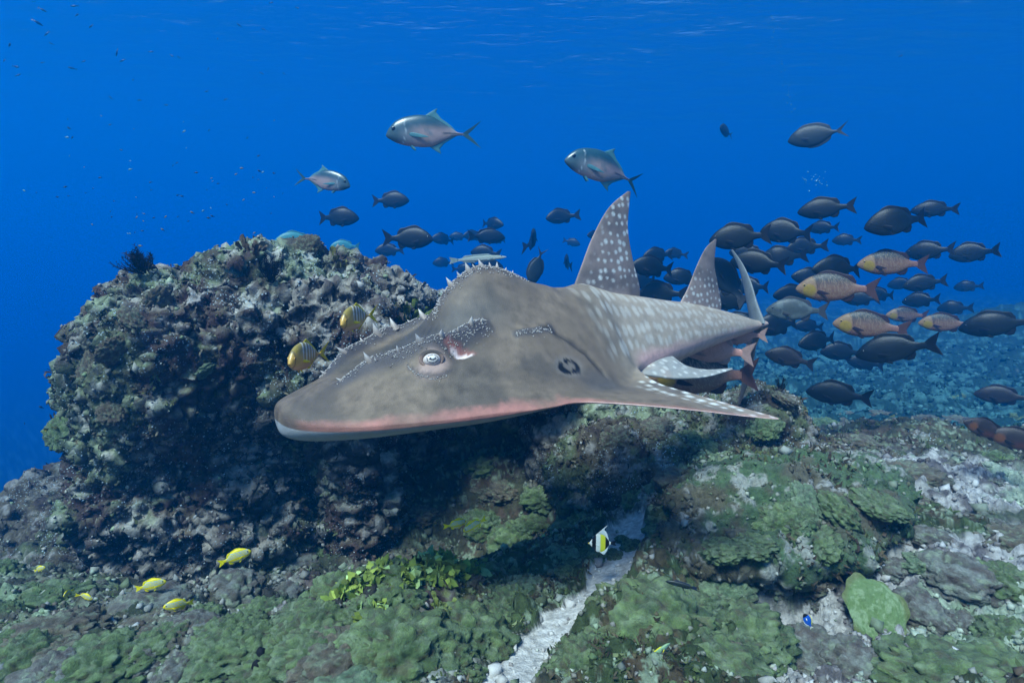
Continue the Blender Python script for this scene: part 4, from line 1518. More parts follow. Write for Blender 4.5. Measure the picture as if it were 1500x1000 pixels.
# px, py, length px, real m, turn, nose-up deg, depth factor
right_shoal = [
    (1084, 348, 84, .38, 5, 0, 1), (1152, 341, 72, .38, 15, 5, 1.05), (1207, 334, 46, .38, 0, 0, 1), (1316, 325, 94, .38, 10, -3, 1.05),
    (1370, 307, 68, .38, 0, -6, .95), (1362, 368, 70, .38, 0, -8, .95), (1426, 371, 68, .38, 0, -6, .95), (1112, 386, 80, .38, 8, 0, 1),
    (1146, 377, 64, .38, 0, 0, 1), (1230, 394, 74, .38, 10, 5, .95), (1355, 415, 62, .38, 0, -8, 1), (1322, 416, 42, .38, 10, 0, 1),
    (1165, 432, 60, .38, 10, 0, 1), (1140, 477, 66, .38, 5, -6, 1.05), (1186, 478, 44, .38, 0, 0, 1), (1234, 516, 60, .38, 5, 0, 1),
    (1062, 412, 62, .38, 20, 60, 1), (1072, 440, 70, .38, 5, 0, 1), (1000, 407, 52, .38, 10, 0, 1), (957, 392, 62, .38, 5, 0, 1),
    (964, 374, 40, .38, 0, 0, 1), (968, 430, 60, .38, 10, 0, 1), (990, 372, 30, .38, 0, 0, 1), (942, 412, 44, .38, 0, 0, 1), (1190, 408, 58, .38, 0, 0, 1), (1262, 438, 52, .38, 5, 0, 1), (1290, 432, 46, .38, 0, 0, 1), (1350, 440, 54, .38, 5, 0, 1), (1398, 452, 48, .38, 0, 0, 1), (1200, 500, 56, .38, 10, 0, 1), (1268, 532, 52, .38, 0, 0, 1), (1180, 362, 50, .38, 0, 0, 1), (1098, 372, 56, .38, 0, 0, 1), (1418, 420, 40, .38, 0, 0, 1), (1240, 352, 40, .38, 0, 0, 1), (1086, 470, 56, .38, 0, 0, 1), (1100, 420, 50, .38, 0, 0, 1),
]
for k, (x, y, l, rl, t, nz_, dp) in enumerate(right_shoal):
    SH, SHG = (('dark snapper seen in the gap between the two dorsal fins', 'dark snappers between the dorsal fins') if x < 1010 else
               ('dark snapper close beside the raised tail fin of the guitarfish', 'dark snappers beside the tail fin') if x < 1130 else
               ('dark snapper in the top rank of the shoal above the yellow cheeked ones', 'dark snappers of the top rank') if y < 380 else
               ('dark snapper in the lower ranks of the shoal around the yellow cheeked ones', 'dark snappers of the lower ranks'))
    place(variants[k % 5], x, y, l * 1.10, rl, SH, 'snapper', 'L', t + random.uniform(-20, 32), nz_ + random.uniform(-8, 8), SHG, dp * random.uniform(1.0, 1.16))
place('darka', 1211, 306, 88, .40, 'dark snapper with teal glint swimming highest in the shoal behind the tail', 'snapper', 'L', 0, -5)
place('darkb', 1313, 511, 126, .42, 'near black snapper with raised tail under the dusky pink snapper', 'snapper', 'L', 5, -14)
place('darkc', 1462, 476, 122, .44, 'near black snapper with white streaked belly following the reddish snappers', 'snapper', 'L', 0, -10)
place('darka', 1229, 578, 100, .38, 'black snapper swimming alone low over the pale slope', 'snapper', 'L', 0, 2)
place('brown', 1157, 525, 76, .36, 'brown snapper with drooping tail just behind the guitarfish tail fin', 'snapper', 'L', 10, 12)
place('brown', 1470, 580, 90, .38, 'brown snapper cruising above the far slope with dull orange cheek', 'snapper', 'L', 5, 0)
place('grey', 1168, 455, 94, .38, 'pale grey scaled snapper between dark ones of the shoal', 'snapper', 'L', 5, 0)
place('reda', 1226, 423, 124, .42, 'pinkish snapper with large bright yellow cheek and maroon tail', 'snapper', 'L', 4, 0)
place('redb', 1308, 387, 108, .40, 'tan snapper with yellow cheek and dark back above the bright one', 'snapper', 'L', 4, 0)
place('reda', 1276, 478, 116, .42, 'dusky pink snapper with faint yellow cheek over the black one', 'snapper', 'L', 6, 4)
place('redb', 1330, 462, 66, .38, 'small yellow headed snapper half hidden between two reddish ones', 'snapper', 'L', 15, 0)
place('reda', 1386, 474, 84, .38, 'reddish brown snapper ahead of the near black streaked one', 'snapper', 'L', 10, 0)
place('redb', 1030, 551, 136, .46, 'yellow cheeked snapper half hidden under the guitarfish pelvic fin', 'snapper', 'L', 0, -3, d=2.55)
place('pink', 1046, 513, 108, .33, 'pink fish swimming close under the guitarfish tail', 'fish', 'L', 0, 3, d=2.52)
place('pink', 1086, 492, 62, .22, 'small pink fish tucked against the guitarfish tail base', 'fish', 'L', 10, -4, d=2.62)
place('cheek', 1446, 630, 74, .22, 'dusky snapper with orange cheek rising above the slope boulders', 'snapper', 'L', 30, 22, d=2.75)
place('cheek', 1496, 646, 84, .26, 'maroon snapper with orange gill close behind the rising one', 'snapper', 'L', 12, 10, d=2.7)
# shoal over the boulder
OV = 'dark snapper drifting in open water beyond the reef boulder'
OVG = 'dark snappers beyond the boulder'
for k, (x, y, l, f, t, nz_) in enumerate([
    (572, 294, 53, 'R', 0, 0), (495, 319, 60, 'R', 0, 4), (599, 350, 68, 'R', 0, -6), (571, 367, 42, 'L', 0, 0), (650, 351, 36, 'L', 0, 10), (672, 347, 28, 'L', 0, 5),
    (720, 328, 34, 'R', 50, 0), (712, 347, 54, 'R', 10, 0), (694, 346, 30, 'L', 0, 0), (649, 385, 30, 'L', 0, 0), (712, 371, 44, 'L', 0, 0), (678, 394, 34, 'R', 0, 0),
    (712, 391, 50, 'R', 0, 0), (823, 318, 45, 'L', 0, -2), (782, 353, 20, 'L', 60, 20), (837, 355, 26, 'R', 0, -10), (830, 385, 16, 'L', 60, 10), (730, 352, 24, 'L', 30, 0)]):
    OV, OVG = (('dark snapper over the boulder heading opposite to the guitarfish', 'dark snappers heading opposite') if f == 'R' else
               ('dark snapper beyond the boulder heading the same way as the guitarfish', 'dark snappers heading the same way'))
    place(variants[(k * 2) % 5], x, y, l * 1.04, .46, OV, 'snapper', f, t + random.uniform(-20, 30), nz_ + random.uniform(-6, 6), OVG, random.uniform(1.0, 1.12))
place('parrot', 436, 353, 66, .45, 'teal parrotfish gliding behind the top of the boulder', 'parrotfish', 'L', 0, 0)
place('parrot', 506, 361, 44, .42, 'pale teal parrotfish half hidden behind the boulder crest', 'parrotfish', 'L', 0, 0)
place('pale', 700, 379, 84, .42, 'pale slender fish hanging level among the dark snappers', 'fish', 'R', 0, 4)
place('surg', 786, 390, 54, .34, 'dark surgeonfish diving head down behind the guitarfish hump', 'surgeonfish', 'L', 20, -72)
place('surg', 1198, 198, 90, .42, 'dark teal surgeonfish swimming in open water above the shoal', 'surgeonfish', 'L', 0, -6)
place('surg', 1063, 193, 30, .34, 'small dark surgeonfish seen head on in open water', 'surgeonfish', 'L', 66, 10, d=7.5)
place('darkb', 872, 345, 24, .40, 'olive fish peeking out behind the tall front dorsal fin', 'fish', 'L', 40, 0)
place('jack', 636, 196, 140, .62, 'silvery trevally with pinkish flank high in open water', 'trevally', 'L', 0, 0)
place('jackb', 890, 250, 126, .62, 'big-eyed trevally right above the spotted dorsal fin', 'trevally', 'L', 22, 14)
place('jack', 472, 265, 82, .50, 'teal trevally swimming the other way above the boulder', 'trevally', 'R', 28, -8)
# small reef fishes
place('gold', 450, 522, 62, .22, 'golden white-barred trevally leading right in front of the guitarfish snout', 'trevally', 'L', 64, 0, d=1.75)
place('gold', 524, 466, 52, .20, 'golden trevally with spread yellow tail facing out near the brow', 'trevally', 'L', 62, -4, d=1.8)
YB = 'yellow blue-striped snapper at the foot of the boulder'
YG = 'yellow striped snappers'
for k, (x, y, l, f, t, nz_, dd) in enumerate([(344, 816, 50, 'R', 0, 14, 1.95), (220, 858, 46, 'R', 10, 10, 1.85), (262, 886, 44, 'L', 0, 8, 1.75), (58, 833, 20, 'R', 40, 20, 2.0), (99, 868, 22, 'L', 60, 0, 1.9), (124, 873, 26, 'R', 40, -20, 1.9)]):
    place(['bluea', 'blueb', 'bluec'][k % 3], x, y, l, l * dd * .92 / F_PX, YB, 'snapper', f, t, nz_, YG, 1.08, d=dd)
place('blueb', 668, 768, 32, .078, 'yellow striped snapper pair member with head turned away over green coral', 'snapper', 'R', -35, 0, d=1.82)
place('bluec', 696, 769, 34, .080, 'yellow striped snapper pair member pointing down over green coral', 'snapper', 'L', 10, -22, d=1.80)
place('idol', 882, 795, 36, .088, 'black white and yellow moorish idol over the sand patch', 'moorish idol', 'L', 8, 0, d=1.85)
place('tang', 1184, 910, 26, .05, 'tiny bright blue tang with yellow edge over pale rubble', 'tang', 'L', 30, 60, d=1.5)
place('wrasse', 998, 856, 50, .085, 'dark slender wrasse above the large olive coral mound', 'wrasse', 'L', 0, 6, d=1.62)
place('ywrasse', 962, 957, 60, .08, 'grey wrasse with yellow tail slanting down between coral mounds', 'wrasse', 'R', -20, 38, d=1.38)


# tiny distant fishes: one light mesh each
def tiny_mesh(name, c, tall):
    V, Fc = ICO1
    V = V * np.array([0.38, 0.06, tall])
    V[:, 2] *= np.clip(1.15 - 0.5 * np.abs(V[:, 0]) / 0.38, 0.2, 1)
    tail = np.array([(-0.30, 0.012, 0), (-0.30, -0.012, 0), (-0.5, 0.006, 0.13), (-0.5, 0, -0.13), (-0.42, 0.004, 0)])
    n = len(V)
    Ft = np.array([(n, n + 2, n + 4), (n + 1, n + 4, n + 2), (n, n + 4, n + 3), (n + 1, n + 3, n + 4)])
    VV = np.concatenate([V, tail])
    return mesh(name, VV, np.concatenate([Fc, Ft]), np.broadcast_to(lin(c), VV.shape), M['small'])


TINY = [tiny_mesh('small_fish', (14, 44, 84), 0.12), tiny_mesh('small_fish', (120, 104, 50), 0.17), tiny_mesh('small_fish', (14, 26, 40), 0.17), tiny_mesh('small_fish', (110, 150, 140), 0.17)]
fus = [(62, 14, 12), (108, 9, 14), (63, 15, 14), (113, 22, 14), (56, 34, 18), (133, 39, 14), (68, 50, 14), (75, 64, 9), (14, 66, 20), (6, 89, 12), (24, 98, 14), (27, 110, 11), (62, 92, 8), (105, 100, 14),
       (171, 78, 18), (179, 89, 13), (123, 90, 9), (195, 117, 12), (350, 37, 10), (386, 43, 8), (319, 57, 10), (252, 82, 9), (262, 84, 8), (305, 101, 10), (222, 76, 10), (162, 143, 9), (204, 147, 9), (330, 146, 9), (244, 154, 9), (384, 108, 8), (398, 4, 9), (436, 12, 8), (303, 134, 9), (416, 108, 7), (1320, 82, 8)]


def tiny(mi, px, py, l, real, label, group):
    d = real * F_PX / l
    d = min(d, 11.0)
    while at(px, py, d).z > 10.2:
        d *= 0.95
    o = obj('small_fish', TINY[mi], None)
    o.matrix_world = Matrix.Translation(at(px, py, d)) @ Matrix.Rotation(random.choice((0, math.pi)) + random.uniform(-.9, .9), 4, 'Z') @ Matrix.Rotation(random.uniform(-.7, .7), 4, 'Y') @ Matrix.Scale(l * d / F_PX, 4)
    tag(o, label, 'fish', group)


for (x, y, l) in fus:
    tiny(0, x, y, l, 0.16, 'slim dark blue fusilier high in open water under the surface', 'fusiliers under the surface')
rr_ = random.Random(5)
for k in range(95):
    x, y = rr_.gauss(240, 120), rr_.gauss(270, 60)
    if not (15 < x < 425 and 165 < y < 480) or (y > 350 and x > 95) or y > 470:
        continue
    mi = rr_.choice((1, 1, 2, 2, 2, 3))
    tiny(mi, x, y, rr_.uniform(4, 8), 0.05, {1: 'tiny orange fish hovering in blue water off the boulder', 2: 'tiny dark fish hovering in blue water off the boulder', 3: 'tiny pale fish hovering in blue water off the boulder'}[mi], 'tiny fish off the boulder')
for (x, y, mi) in ((36, 620, 2), (60, 596, 2), (318, 360, 1), (205, 360, 1), (500, 260, 1)):
    tiny(mi, x, y, 9, 0.06, 'small damselfish at the flank of the boulder', 'damselfish near the boulder')
for o in PROTO.values():
    if '_used' in o:
        del o['_used']

# bubbles drifting up far behind the shoal
bv_, bf_, n0 = [], [], 0
for k in range(90):
    if k < 30:
        p = at(rr_.gauss(1192, 12), rr_.gauss(264, 6), 10.5)
        r = rr_.uniform(0.006, 0.02)
    else:
        t = rr_.random()
        p = at(1128 + 34 * t + rr_.gauss(0, 4), 20 + 150 * t, 9.5)
        r = rr_.uniform(0.004, 0.010)
    bv_.append(ICO1[0] * r + np.array(p))
    bf_.append(ICO1[1] + n0)
    n0 += len(ICO1[0])
bb = np.concatenate(bv_)
tag(obj('bubbles', mesh('bubbles', bb, np.concatenate(bf_), np.broadcast_to(lin(70, 140, 170), bb.shape), M['eye'])), 'faint column of air bubbles rising in the open water', 'bubbles', kind='stuff')
# ------------------------------------------------------------------ what grows on the reef
from mathutils import noise as _mn


def sample_rock(key, n, rng):
    o, me, bvh = ROCKS[key]
    V = verts_of(me)
    N = normals_of(me)
    k = len(me.polygons)
    a = np.empty(k, np.float32)
    me.polygons.foreach_get('area', a)
    li = np.empty(k, np.int32)
    me.polygons.foreach_get('loop_start', li)
    vi = np.empty(len(me.loops), np.int32)
    me.loops.foreach_get('vertex_index', vi)
    p = rng.choice(k, n, p=a / a.sum())
    i0, i1 = vi[li[p]], vi[li[p] + 2]
    t = rng.random(n)[:, None]
    P = V[i0] * (1 - t) + V[i1] * t
    return P, N[i0]


def sample_ground(n, rng, r0=1.0, r1=6.0, half=46):
    r = np.exp(rng.uniform(math.log(r0), math.log(r1), n))
    t = np.radians(rng.uniform(-half, half, n))
    x, y = r * np.sin(t), r * np.cos(t)
    h = ground_height(x, y)
    e = 0.012
    hx = ground_height(x + e, y) - h
    hy = ground_height(x, y + e) - h
    N = np.stack([-hx / e, -hy / e, np.ones(n)], 1)
    N /= np.linalg.norm(N, axis=1)[:, None]
    return np.stack([x, y, h], 1), N, r


OCT_V = np.array([(1, 0, 0), (-1, 0, 0), (0, 1, 0), (0, -1, 0), (0, 0, 1), (0, 0, -1)], float)
OCT_F = np.array([(0, 2, 4), (2, 1, 4), (1, 3, 4), (3, 0, 4), (2, 0, 5), (1, 2, 5), (3, 1, 5), (0, 3, 5)])


def rand_rot(n, rng):
    q = rng.normal(size=(n, 4))
    q /= np.linalg.norm(q, axis=1)[:, None]
    w, x, y, z = q.T
    return np.stack([np.stack([1 - 2 * (y * y + z * z), 2 * (x * y - z * w), 2 * (x * z + y * w)], -1),
                     np.stack([2 * (x * y + z * w), 1 - 2 * (x * x + z * z), 2 * (y * z - x * w)], -1),
                     np.stack([2 * (x * z - y * w), 2 * (y * z + x * w), 1 - 2 * (x * x + y * y)], -1)], 1)


def crumbs(name, P, N, size, col, rng, kind='stuff', parent=None, flat=1.0, mat=None):
    """Small angular crumbs of crust, one mesh."""
    n = len(P)
    Rm = rand_rot(n, rng)
    sc = rng.uniform(0.6, 1.4, (n, 1, 3)) * size[:, None, None]
    v = OCT_V[None] * sc * rng.uniform(0.7, 1.25, (n, 6, 1))
    v = np.einsum('nij,nkj->nki', Rm, v)
    v = v + (P + N * (size * 0.25)[:, None])[:, None, :]
    Fq = (OCT_F[None] + (np.arange(n) * 6)[:, None, None]).reshape(-1, 3)
    c = np.repeat(col, 6, 0)
    me = mesh(name, v.reshape(-1, 3), Fq, np.clip(c, 0.005, 0.85), mat or M['stuff'], shade=False)
    return tag(obj(name, me, parent), kind=kind)


def blades(name, P, N, size, col, rng, per=4, width=0.22, spread=0.7, parent=None, kind='stuff', mat=None):
    """Tufts of thin leaning blades, two triangles each."""
    n = len(P) * per
    Pb = np.repeat(P, per, 0) + rng.normal(0, 1, (n, 3)) * np.repeat(size, per)[:, None] * 0.35
    d = np.repeat(N, per, 0) + rng.normal(0, spread, (n, 3))
    d /= np.linalg.norm(d, axis=1)[:, None]
    L = np.repeat(size, per) * rng.uniform(0.5, 1.3, n)
    s = np.cross(d, rng.normal(size=(n, 3)))
    s /= np.linalg.norm(s, axis=1)[:, None] + 1e-9
    w = (L * width)[:, None]
    bend = rng.normal(0, 0.25, (n, 3)) * L[:, None]
    b0 = Pb - d * (L * 0.2)[:, None]
    v = np.stack([b0 - s * w, b0 + s * w, Pb + d * (L * 0.55)[:, None] + s * w * 0.9 + bend * 0.3, Pb + d * L[:, None] + bend, Pb + d * (L * 0.55)[:, None] - s * w * 0.9 + bend * 0.3], 1)
    Fq = (np.array([(0, 1, 2), (0, 2, 4), (4, 2, 3)])[None] + (np.arange(n) * 5)[:, None, None]).reshape(-1, 3)
    c = np.repeat(np.repeat(col, per, 0) * rng.uniform(0.7, 1.3, (n, 1)), 5, 0)
    me = mesh(name, v.reshape(-1, 3), Fq, np.clip(c, 0.004, 0.85), mat or M['stuff'])
    return tag(obj(name, me, parent), kind=kind)


PAL_PALE = np.array([lin(176, 172, 164), lin(150, 146, 138), lin(130, 152, 112), lin(104, 92, 76), lin(84, 66, 62), lin(66, 68, 62), lin(190, 190, 186)])


def palette(n, rng, pal, w):
    return pal[rng.choice(len(pal), n, p=np.array(w, float) / sum(w))] * rng.uniform(0.7, 1.2, (n, 1))


# crust, turf and pale polyps on the rocks
for key, n_cr, n_tf in (('boulder', 26000, 8000), ('mound', 4200, 2600), ('left', 3000, 900), ('sill', 2200, 600), ('right', 1500, 900), ('ledge', 1800, 1500)):
    rng = np.random.default_rng(abs(hash(key)) % 1 + len(key) * 7 + n_cr)
    o = ROCKS[key][0]
    P, N = sample_rock(key, n_cr, rng)
    base = {'boulder': boulder_colour, 'left': boulder_colour, 'sill': boulder_colour, 'mound': mound_colour, 'right': mound_colour, 'ledge': green_colour}[key](P, N)
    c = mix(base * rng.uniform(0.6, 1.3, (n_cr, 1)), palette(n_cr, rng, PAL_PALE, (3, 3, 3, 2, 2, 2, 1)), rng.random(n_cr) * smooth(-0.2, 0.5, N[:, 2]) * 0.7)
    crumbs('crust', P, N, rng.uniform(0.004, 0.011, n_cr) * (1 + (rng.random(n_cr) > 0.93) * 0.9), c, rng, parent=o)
    P, N = sample_rock(key, n_tf, rng)
    patch = fbm(P, 3, 2.6, seed=503)
    keep = patch > -0.15
    P, N = P[keep], N[keep]
    n_ = len(P)
    c = palette(n_, rng, np.array([lin(84, 74, 56), lin(70, 58, 48), lin(92, 98, 60), lin(62, 62, 52), lin(112, 104, 84)]), (4, 3, 2, 2, 2))
    blades('turf', P, N, rng.uniform(0.010, 0.024, n_), c, rng, 5, 0.2, 0.8, parent=o)
rng = np.random.default_rng(77)
P, N = sample_rock('boulder', 26000, rng)
keep = (N[:, 2] < 0.35) & (fbm(P, 3, 2.4, seed=509) > 0.02)
P, N = P[keep][:9000], N[keep][:9000]
crumbs('white_polyps', P, N, rng.uniform(0.0025, 0.0055, len(P)), palette(len(P), rng, np.array([lin(176, 190, 196), lin(140, 156, 164), lin(205, 210, 210)]), (3, 3, 1)), rng, parent=ROCKS['boulder'][0])

# crumbs, shell grit and turf over the seabed
rng = np.random.default_rng(78)
P, N, r = sample_ground(20000, rng, 1.0, 5.5)
gcol = ground_colour(P[:, 0], P[:, 1], P[:, 2])
ch = channel_mask(P[:, 0], P[:, 1])
cm = coral_mask(P[:, 0], P[:, 1])
keep = (rng.random(len(P)) > 0.85 * ch) & (rng.random(len(P)) > 0.55 * cm)
P, N, gcol, r, cm = P[keep], N[keep], gcol[keep], r[keep], cm[keep]
c = mix(gcol * rng.uniform(0.6, 1.35, (len(P), 1)), palette(len(P), rng, PAL_PALE, (4, 4, 2, 2, 2, 1, 3)), rng.random(len(P)) * 0.6)
crumbs('rubble', P, N, rng.uniform(0.003, 0.010, len(P)) * (0.7 + 0.25 * r) * (1 + (rng.random(len(P)) > 0.95) * 1.2), c, rng)['label'] = 'loose coral crumbs and grit strewn over the seabed'
P, N, r = sample_ground(9000, rng, 1.0, 6.5)
keep = (channel_mask(P[:, 0], P[:, 1]) < 0.3) & (rubble_mask(P[:, 0], P[:, 1]) < 0.5) & (fbm(P, 3, 2.0, seed=511) > -0.2)
P, N, r = P[keep], N[keep], r[keep]
c = palette(len(P), rng, np.array([lin(80, 92, 54), lin(84, 74, 56), lin(66, 60, 48), lin(104, 112, 76)]), (4, 3, 2, 2))
blades('turf', P, N, rng.uniform(0.008, 0.020, len(P)) * (0.7 + 0.2 * r), c, rng, 5, 0.2, 0.9)['label'] = 'short brown and olive turf algae on the seabed'
P, N, r = sample_ground(12000, rng, 5.0, 15.0)
keep = P[:, 0] > 0.8
P, N, r = P[keep], N[keep], r[keep]
crumbs('rubble', P, N, rng.uniform(0.0015, 0.0048, len(P)) * r, palette(len(P), rng, np.array([lin(30, 60, 58), lin(66, 108, 104), lin(90, 128, 122), lin(40, 72, 66)]), (4, 3, 1, 3)), rng)['label'] = 'coral rubble strewn over the far slope under the shoal'  # crumb colours have the water's teal tint painted in
# leafy yellow-green crust in the middle of the coral flat
P, N, r = sample_ground(26000, rng, 1.3, 2.6, 30)
lf = blob(P[:, 0], P[:, 1], LEAFY, 0.24, 0.20) + 0.8 * blob(P[:, 0], P[:, 1], gpt(640, 830), 0.16, 0.1) + 0.7 * blob(P[:, 0], P[:, 1], gpt(530, 920), 0.12, 0.1)
keep = lf + 0.35 * fbm(P, 3, 7, seed=513) > 0.42
P, N = P[keep][:5200], N[keep][:5200]
c = palette(len(P), rng, np.array([lin(140, 156, 70), lin(112, 130, 58), lin(164, 190, 124), lin(90, 102, 48)]), (4, 3, 2, 2))
blades('leafy_crust', P, N, rng.uniform(0.014, 0.028, len(P)), c, rng, 3, 0.5, 0.9)['label'] = 'leafy yellow green crust spread over the middle of the coral flat'


# soft coral mounds: dome of lobes
def coral_mesh(name, seed, flat, lobes, c0, c1, pale=0.25):
    V, Fc = ICO5
    r = 1 + 0.22 * fbm(V, 3, 1.2, seed=seed)
    W1, v1 = worley(V + 7.7 + seed, lobes, seed)
    W2, v2 = worley(V + 3.3 + seed, lobes * 2.4, seed + 5)
    r = r * 0.85 + 0.32 * dome(W1, 0.80) * (0.35 + 0.65 * v1) + 0.17 * dome(W2, 0.75) * (0.4 + 0.6 * v2) + 0.045 * fbm(V, 4, 15, 0.65, seed=seed + 9)
    P = V * r[:, None] * np.array([1, 1, flat])
    c = mix(np.broadcast_to(lin(c0), P.shape), lin(c1), smooth(0.3, 0.8, v1))
    c = c * (0.75 + 0.5 * v2)[:, None]
    c = mix(c * 0.5, c * 1.2, dome(W1, 0.95))  # shade painted into the creases between lobes, lobe tops lightened
    n = fbm(V, 4, 5, 0.6, seed=seed + 11)
    c = mix(c, lin(140, 158, 122), smooth(0.45, 0.85, dome(W2, 0.75)) * smooth(0.0, 0.5, n) * 0.5)  # pale green highlights painted on the small lobe tops
    c = mix(c, lin(150, 160, 132), smooth(0.5, 0.8, n) * pale)
    c = mix(c, lin(74, 48, 40), smooth(0.45, 0.8, -n) * 0.5)
    return mesh(name, P, Fc, np.clip(c, 0.006, 0.8), M['lobes'])


ICO5 = ico(5)
CORALS = {
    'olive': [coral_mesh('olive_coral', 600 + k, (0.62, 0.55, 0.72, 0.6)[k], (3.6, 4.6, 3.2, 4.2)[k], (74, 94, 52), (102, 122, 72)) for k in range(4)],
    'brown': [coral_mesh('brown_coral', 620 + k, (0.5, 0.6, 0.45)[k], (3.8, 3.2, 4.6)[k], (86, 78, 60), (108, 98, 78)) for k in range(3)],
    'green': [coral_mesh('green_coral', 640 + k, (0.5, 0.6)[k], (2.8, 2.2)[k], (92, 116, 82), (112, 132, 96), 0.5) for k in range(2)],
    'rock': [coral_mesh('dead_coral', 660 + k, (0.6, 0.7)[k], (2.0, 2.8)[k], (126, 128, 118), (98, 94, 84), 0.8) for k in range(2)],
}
LAB = {
    'olive': ('soft_coral', 'lumpy olive soft coral mound growing on the reef flat', 'coral', 'olive soft coral mounds'),
    'brown': ('soft_coral', 'brown lobed coral cushion growing on the reef flat', 'coral', 'brown coral cushions'),
    'green': ('soft_coral', 'pale green lobed coral mound growing on the reef flat', 'coral', 'pale green coral mounds'),
    'rock': ('dead_coral_lump', 'pale dead coral lump lying on the seabed', 'dead coral', 'dead coral lumps'),
}


def put_coral(kind, p, size, rng, label=None, squash=1.0, sink=0.15, tilt=None):
    ms = CORALS[kind]
    p = Vector(p)
    if tilt is None:                       # keep the sand channel open
        for _ in range(12):
            ax, ay = np.array([p.x, p.x + 0.01, p.x]), np.array([p.y, p.y, p.y + 0.01])
            dd = seg_dist(ax, ay, CHANNEL)
            if size < 0.04 or dd[0] > size * 1.15 + 0.055:
                break
            g = Vector((dd[1] - dd[0], dd[2] - dd[0], 0))
            p = p + (g.normalized() if g.length > 1e-5 else Vector((1, 0, 0))) * 0.02
        p.z = float(ground_height(np.array([p.x]), np.array([p.y]), False)[0])
    o = obj(LAB[kind][0], ms[rng.integers(len(ms))])
    sx = size * rng.uniform(0.85, 1.2)
    sy = size * rng.uniform(0.85, 1.2)
    m = Matrix.Rotation(rng.uniform(0, 6.28), 4, 'Z')
    if tilt is not None:
        m = Vector((0, 0, 1)).rotation_difference(Vector(tilt)).to_matrix().to_4x4() @ m
    o.matrix_world = Matrix.Translation(Vector(p) - Vector((0, 0, size * sink))) @ m @ Matrix.Diagonal((sx, sy, size * squash, 1))
    if label:
        tag(o, label, LAB[kind][2])
    else:
        ax, ay = np.array([p.x]), np.array([p.y])
        z_ = ('beside the sand channel' if seg_dist(ax, ay, CHANNEL)[0] < 0.3 else
              'around the leafy yellow crust' if math.hypot(p.x - LEAFY[0], p.y - LEAFY[1]) < 0.36 else
              'on the far slope under the shoal' if p.y > 3.6 else
              'at the foot of the huge boulder' if p.x < -0.6 and p.y > 1.9 else
              'on the low ground before the boulder' if p.x < -0.6 else
              'on the reef below the guitarfish fin' if p.y > 2.4 and p.x < 1.0 else
              'on the slope behind the coral ledge' if p.y > 2.4 else
              'on the coral ledge' if tilt is not None else
              'at the edge of the pale rubble' if p.x > 0.6 else 'on the near coral flat')
        tag(o, LAB[kind][1].rsplit(' growing', 1)[0].rsplit(' lying', 1)[0] + ' ' + z_, LAB[kind][2], LAB[kind][3] + ' ' + z_)
    return o


rng = np.random.default_rng(91)
named = [
    ('olive', 950, 905, 0.150, 'broad smooth olive coral mound right beside the sand channel'),
    ('olive', 850, 965, 0.110, 'rounded olive coral mound at the lower bank of the sand channel'),
    ('green', 553, 785, 0.085, 'upright knobbly coral head standing over the leafy crust'),
    ('olive', 1080, 770, 0.125, 'olive coral mound at the near end of the coral ledge'),
    ('olive', 1450, 985, 0.150, 'dark olive coral mound at the edge of the pale rubble'),
]
for kd, x, y, s, lb in named:
    put_coral(kd, ground_hit(x, y), s, rng, lb, squash=1.5 if 'upright' in lb else 1.0, sink=0.25)
for kd, x, y, s in [('olive', 760, 800, .12), ('olive', 860, 770, .12), ('olive', 500, 880, .09), ('olive', 450, 925, .10), ('olive', 580, 965, .12),
                    ('olive', 330, 960, .10), ('olive', 385, 905, .08), ('olive', 700, 950, .10), ('olive', 1090, 935, .12), ('olive', 1040, 985, .12), ('olive', 1000, 790, .09), ('olive', 930, 760, .09),
                    ('olive', 800, 730, .10), ('olive', 900, 700, .11), ('brown', 960, 680, .12), ('brown', 860, 660, .11), ('brown', 1000, 720, .10), ('brown', 1230, 700, .13), ('brown', 1330, 700, .12), ('brown', 1260, 650, .12),
                    ('brown', 740, 720, .10), ('olive', 230, 950, .09), ('olive', 150, 975, .10), ('brown', 80, 930, .09), ('brown', 60, 870, .09), ('brown', 130, 900, .07), ('olive', 30, 980, .10), ('brown', 250, 915, .07),
                    ('olive', 1390, 1000, .12), ('olive', 1480, 940, .09), ('olive', 1470, 860, .09), ('brown', 1490, 800, .1), ('green', 1360, 830, .06), ('green', 1060, 860, .07), ('green', 770, 870, .07), ('rock', 1250, 985, .10),
                    ('rock', 1180, 960, .09), ('rock', 1350, 900, .08), ('rock', 1400, 850, .10), ('rock', 220, 895, .08), ('rock', 270, 930, .07), ('rock', 340, 870, .09), ('rock', 430, 830, .09), ('rock', 480, 790, .08), ('rock', 400, 800, .07),
                    ('rock', 100, 885, .05), ('rock', 1130, 840, .08), ('rock', 1110, 970, .06), ('brown', 620, 760, .06), ('olive', 470, 960, .1), ('olive', 400, 985, .09), ('olive', 760, 930, .06), ('olive', 990, 870, .05), ('olive', 900, 815, .035), ('olive', 925, 800, .03), ('olive', 912, 792, .03)]:
    put_coral(kd, ground_hit(x, y), s * rng.uniform(0.95, 1.2), rng, sink=0.08)
n_put = 0
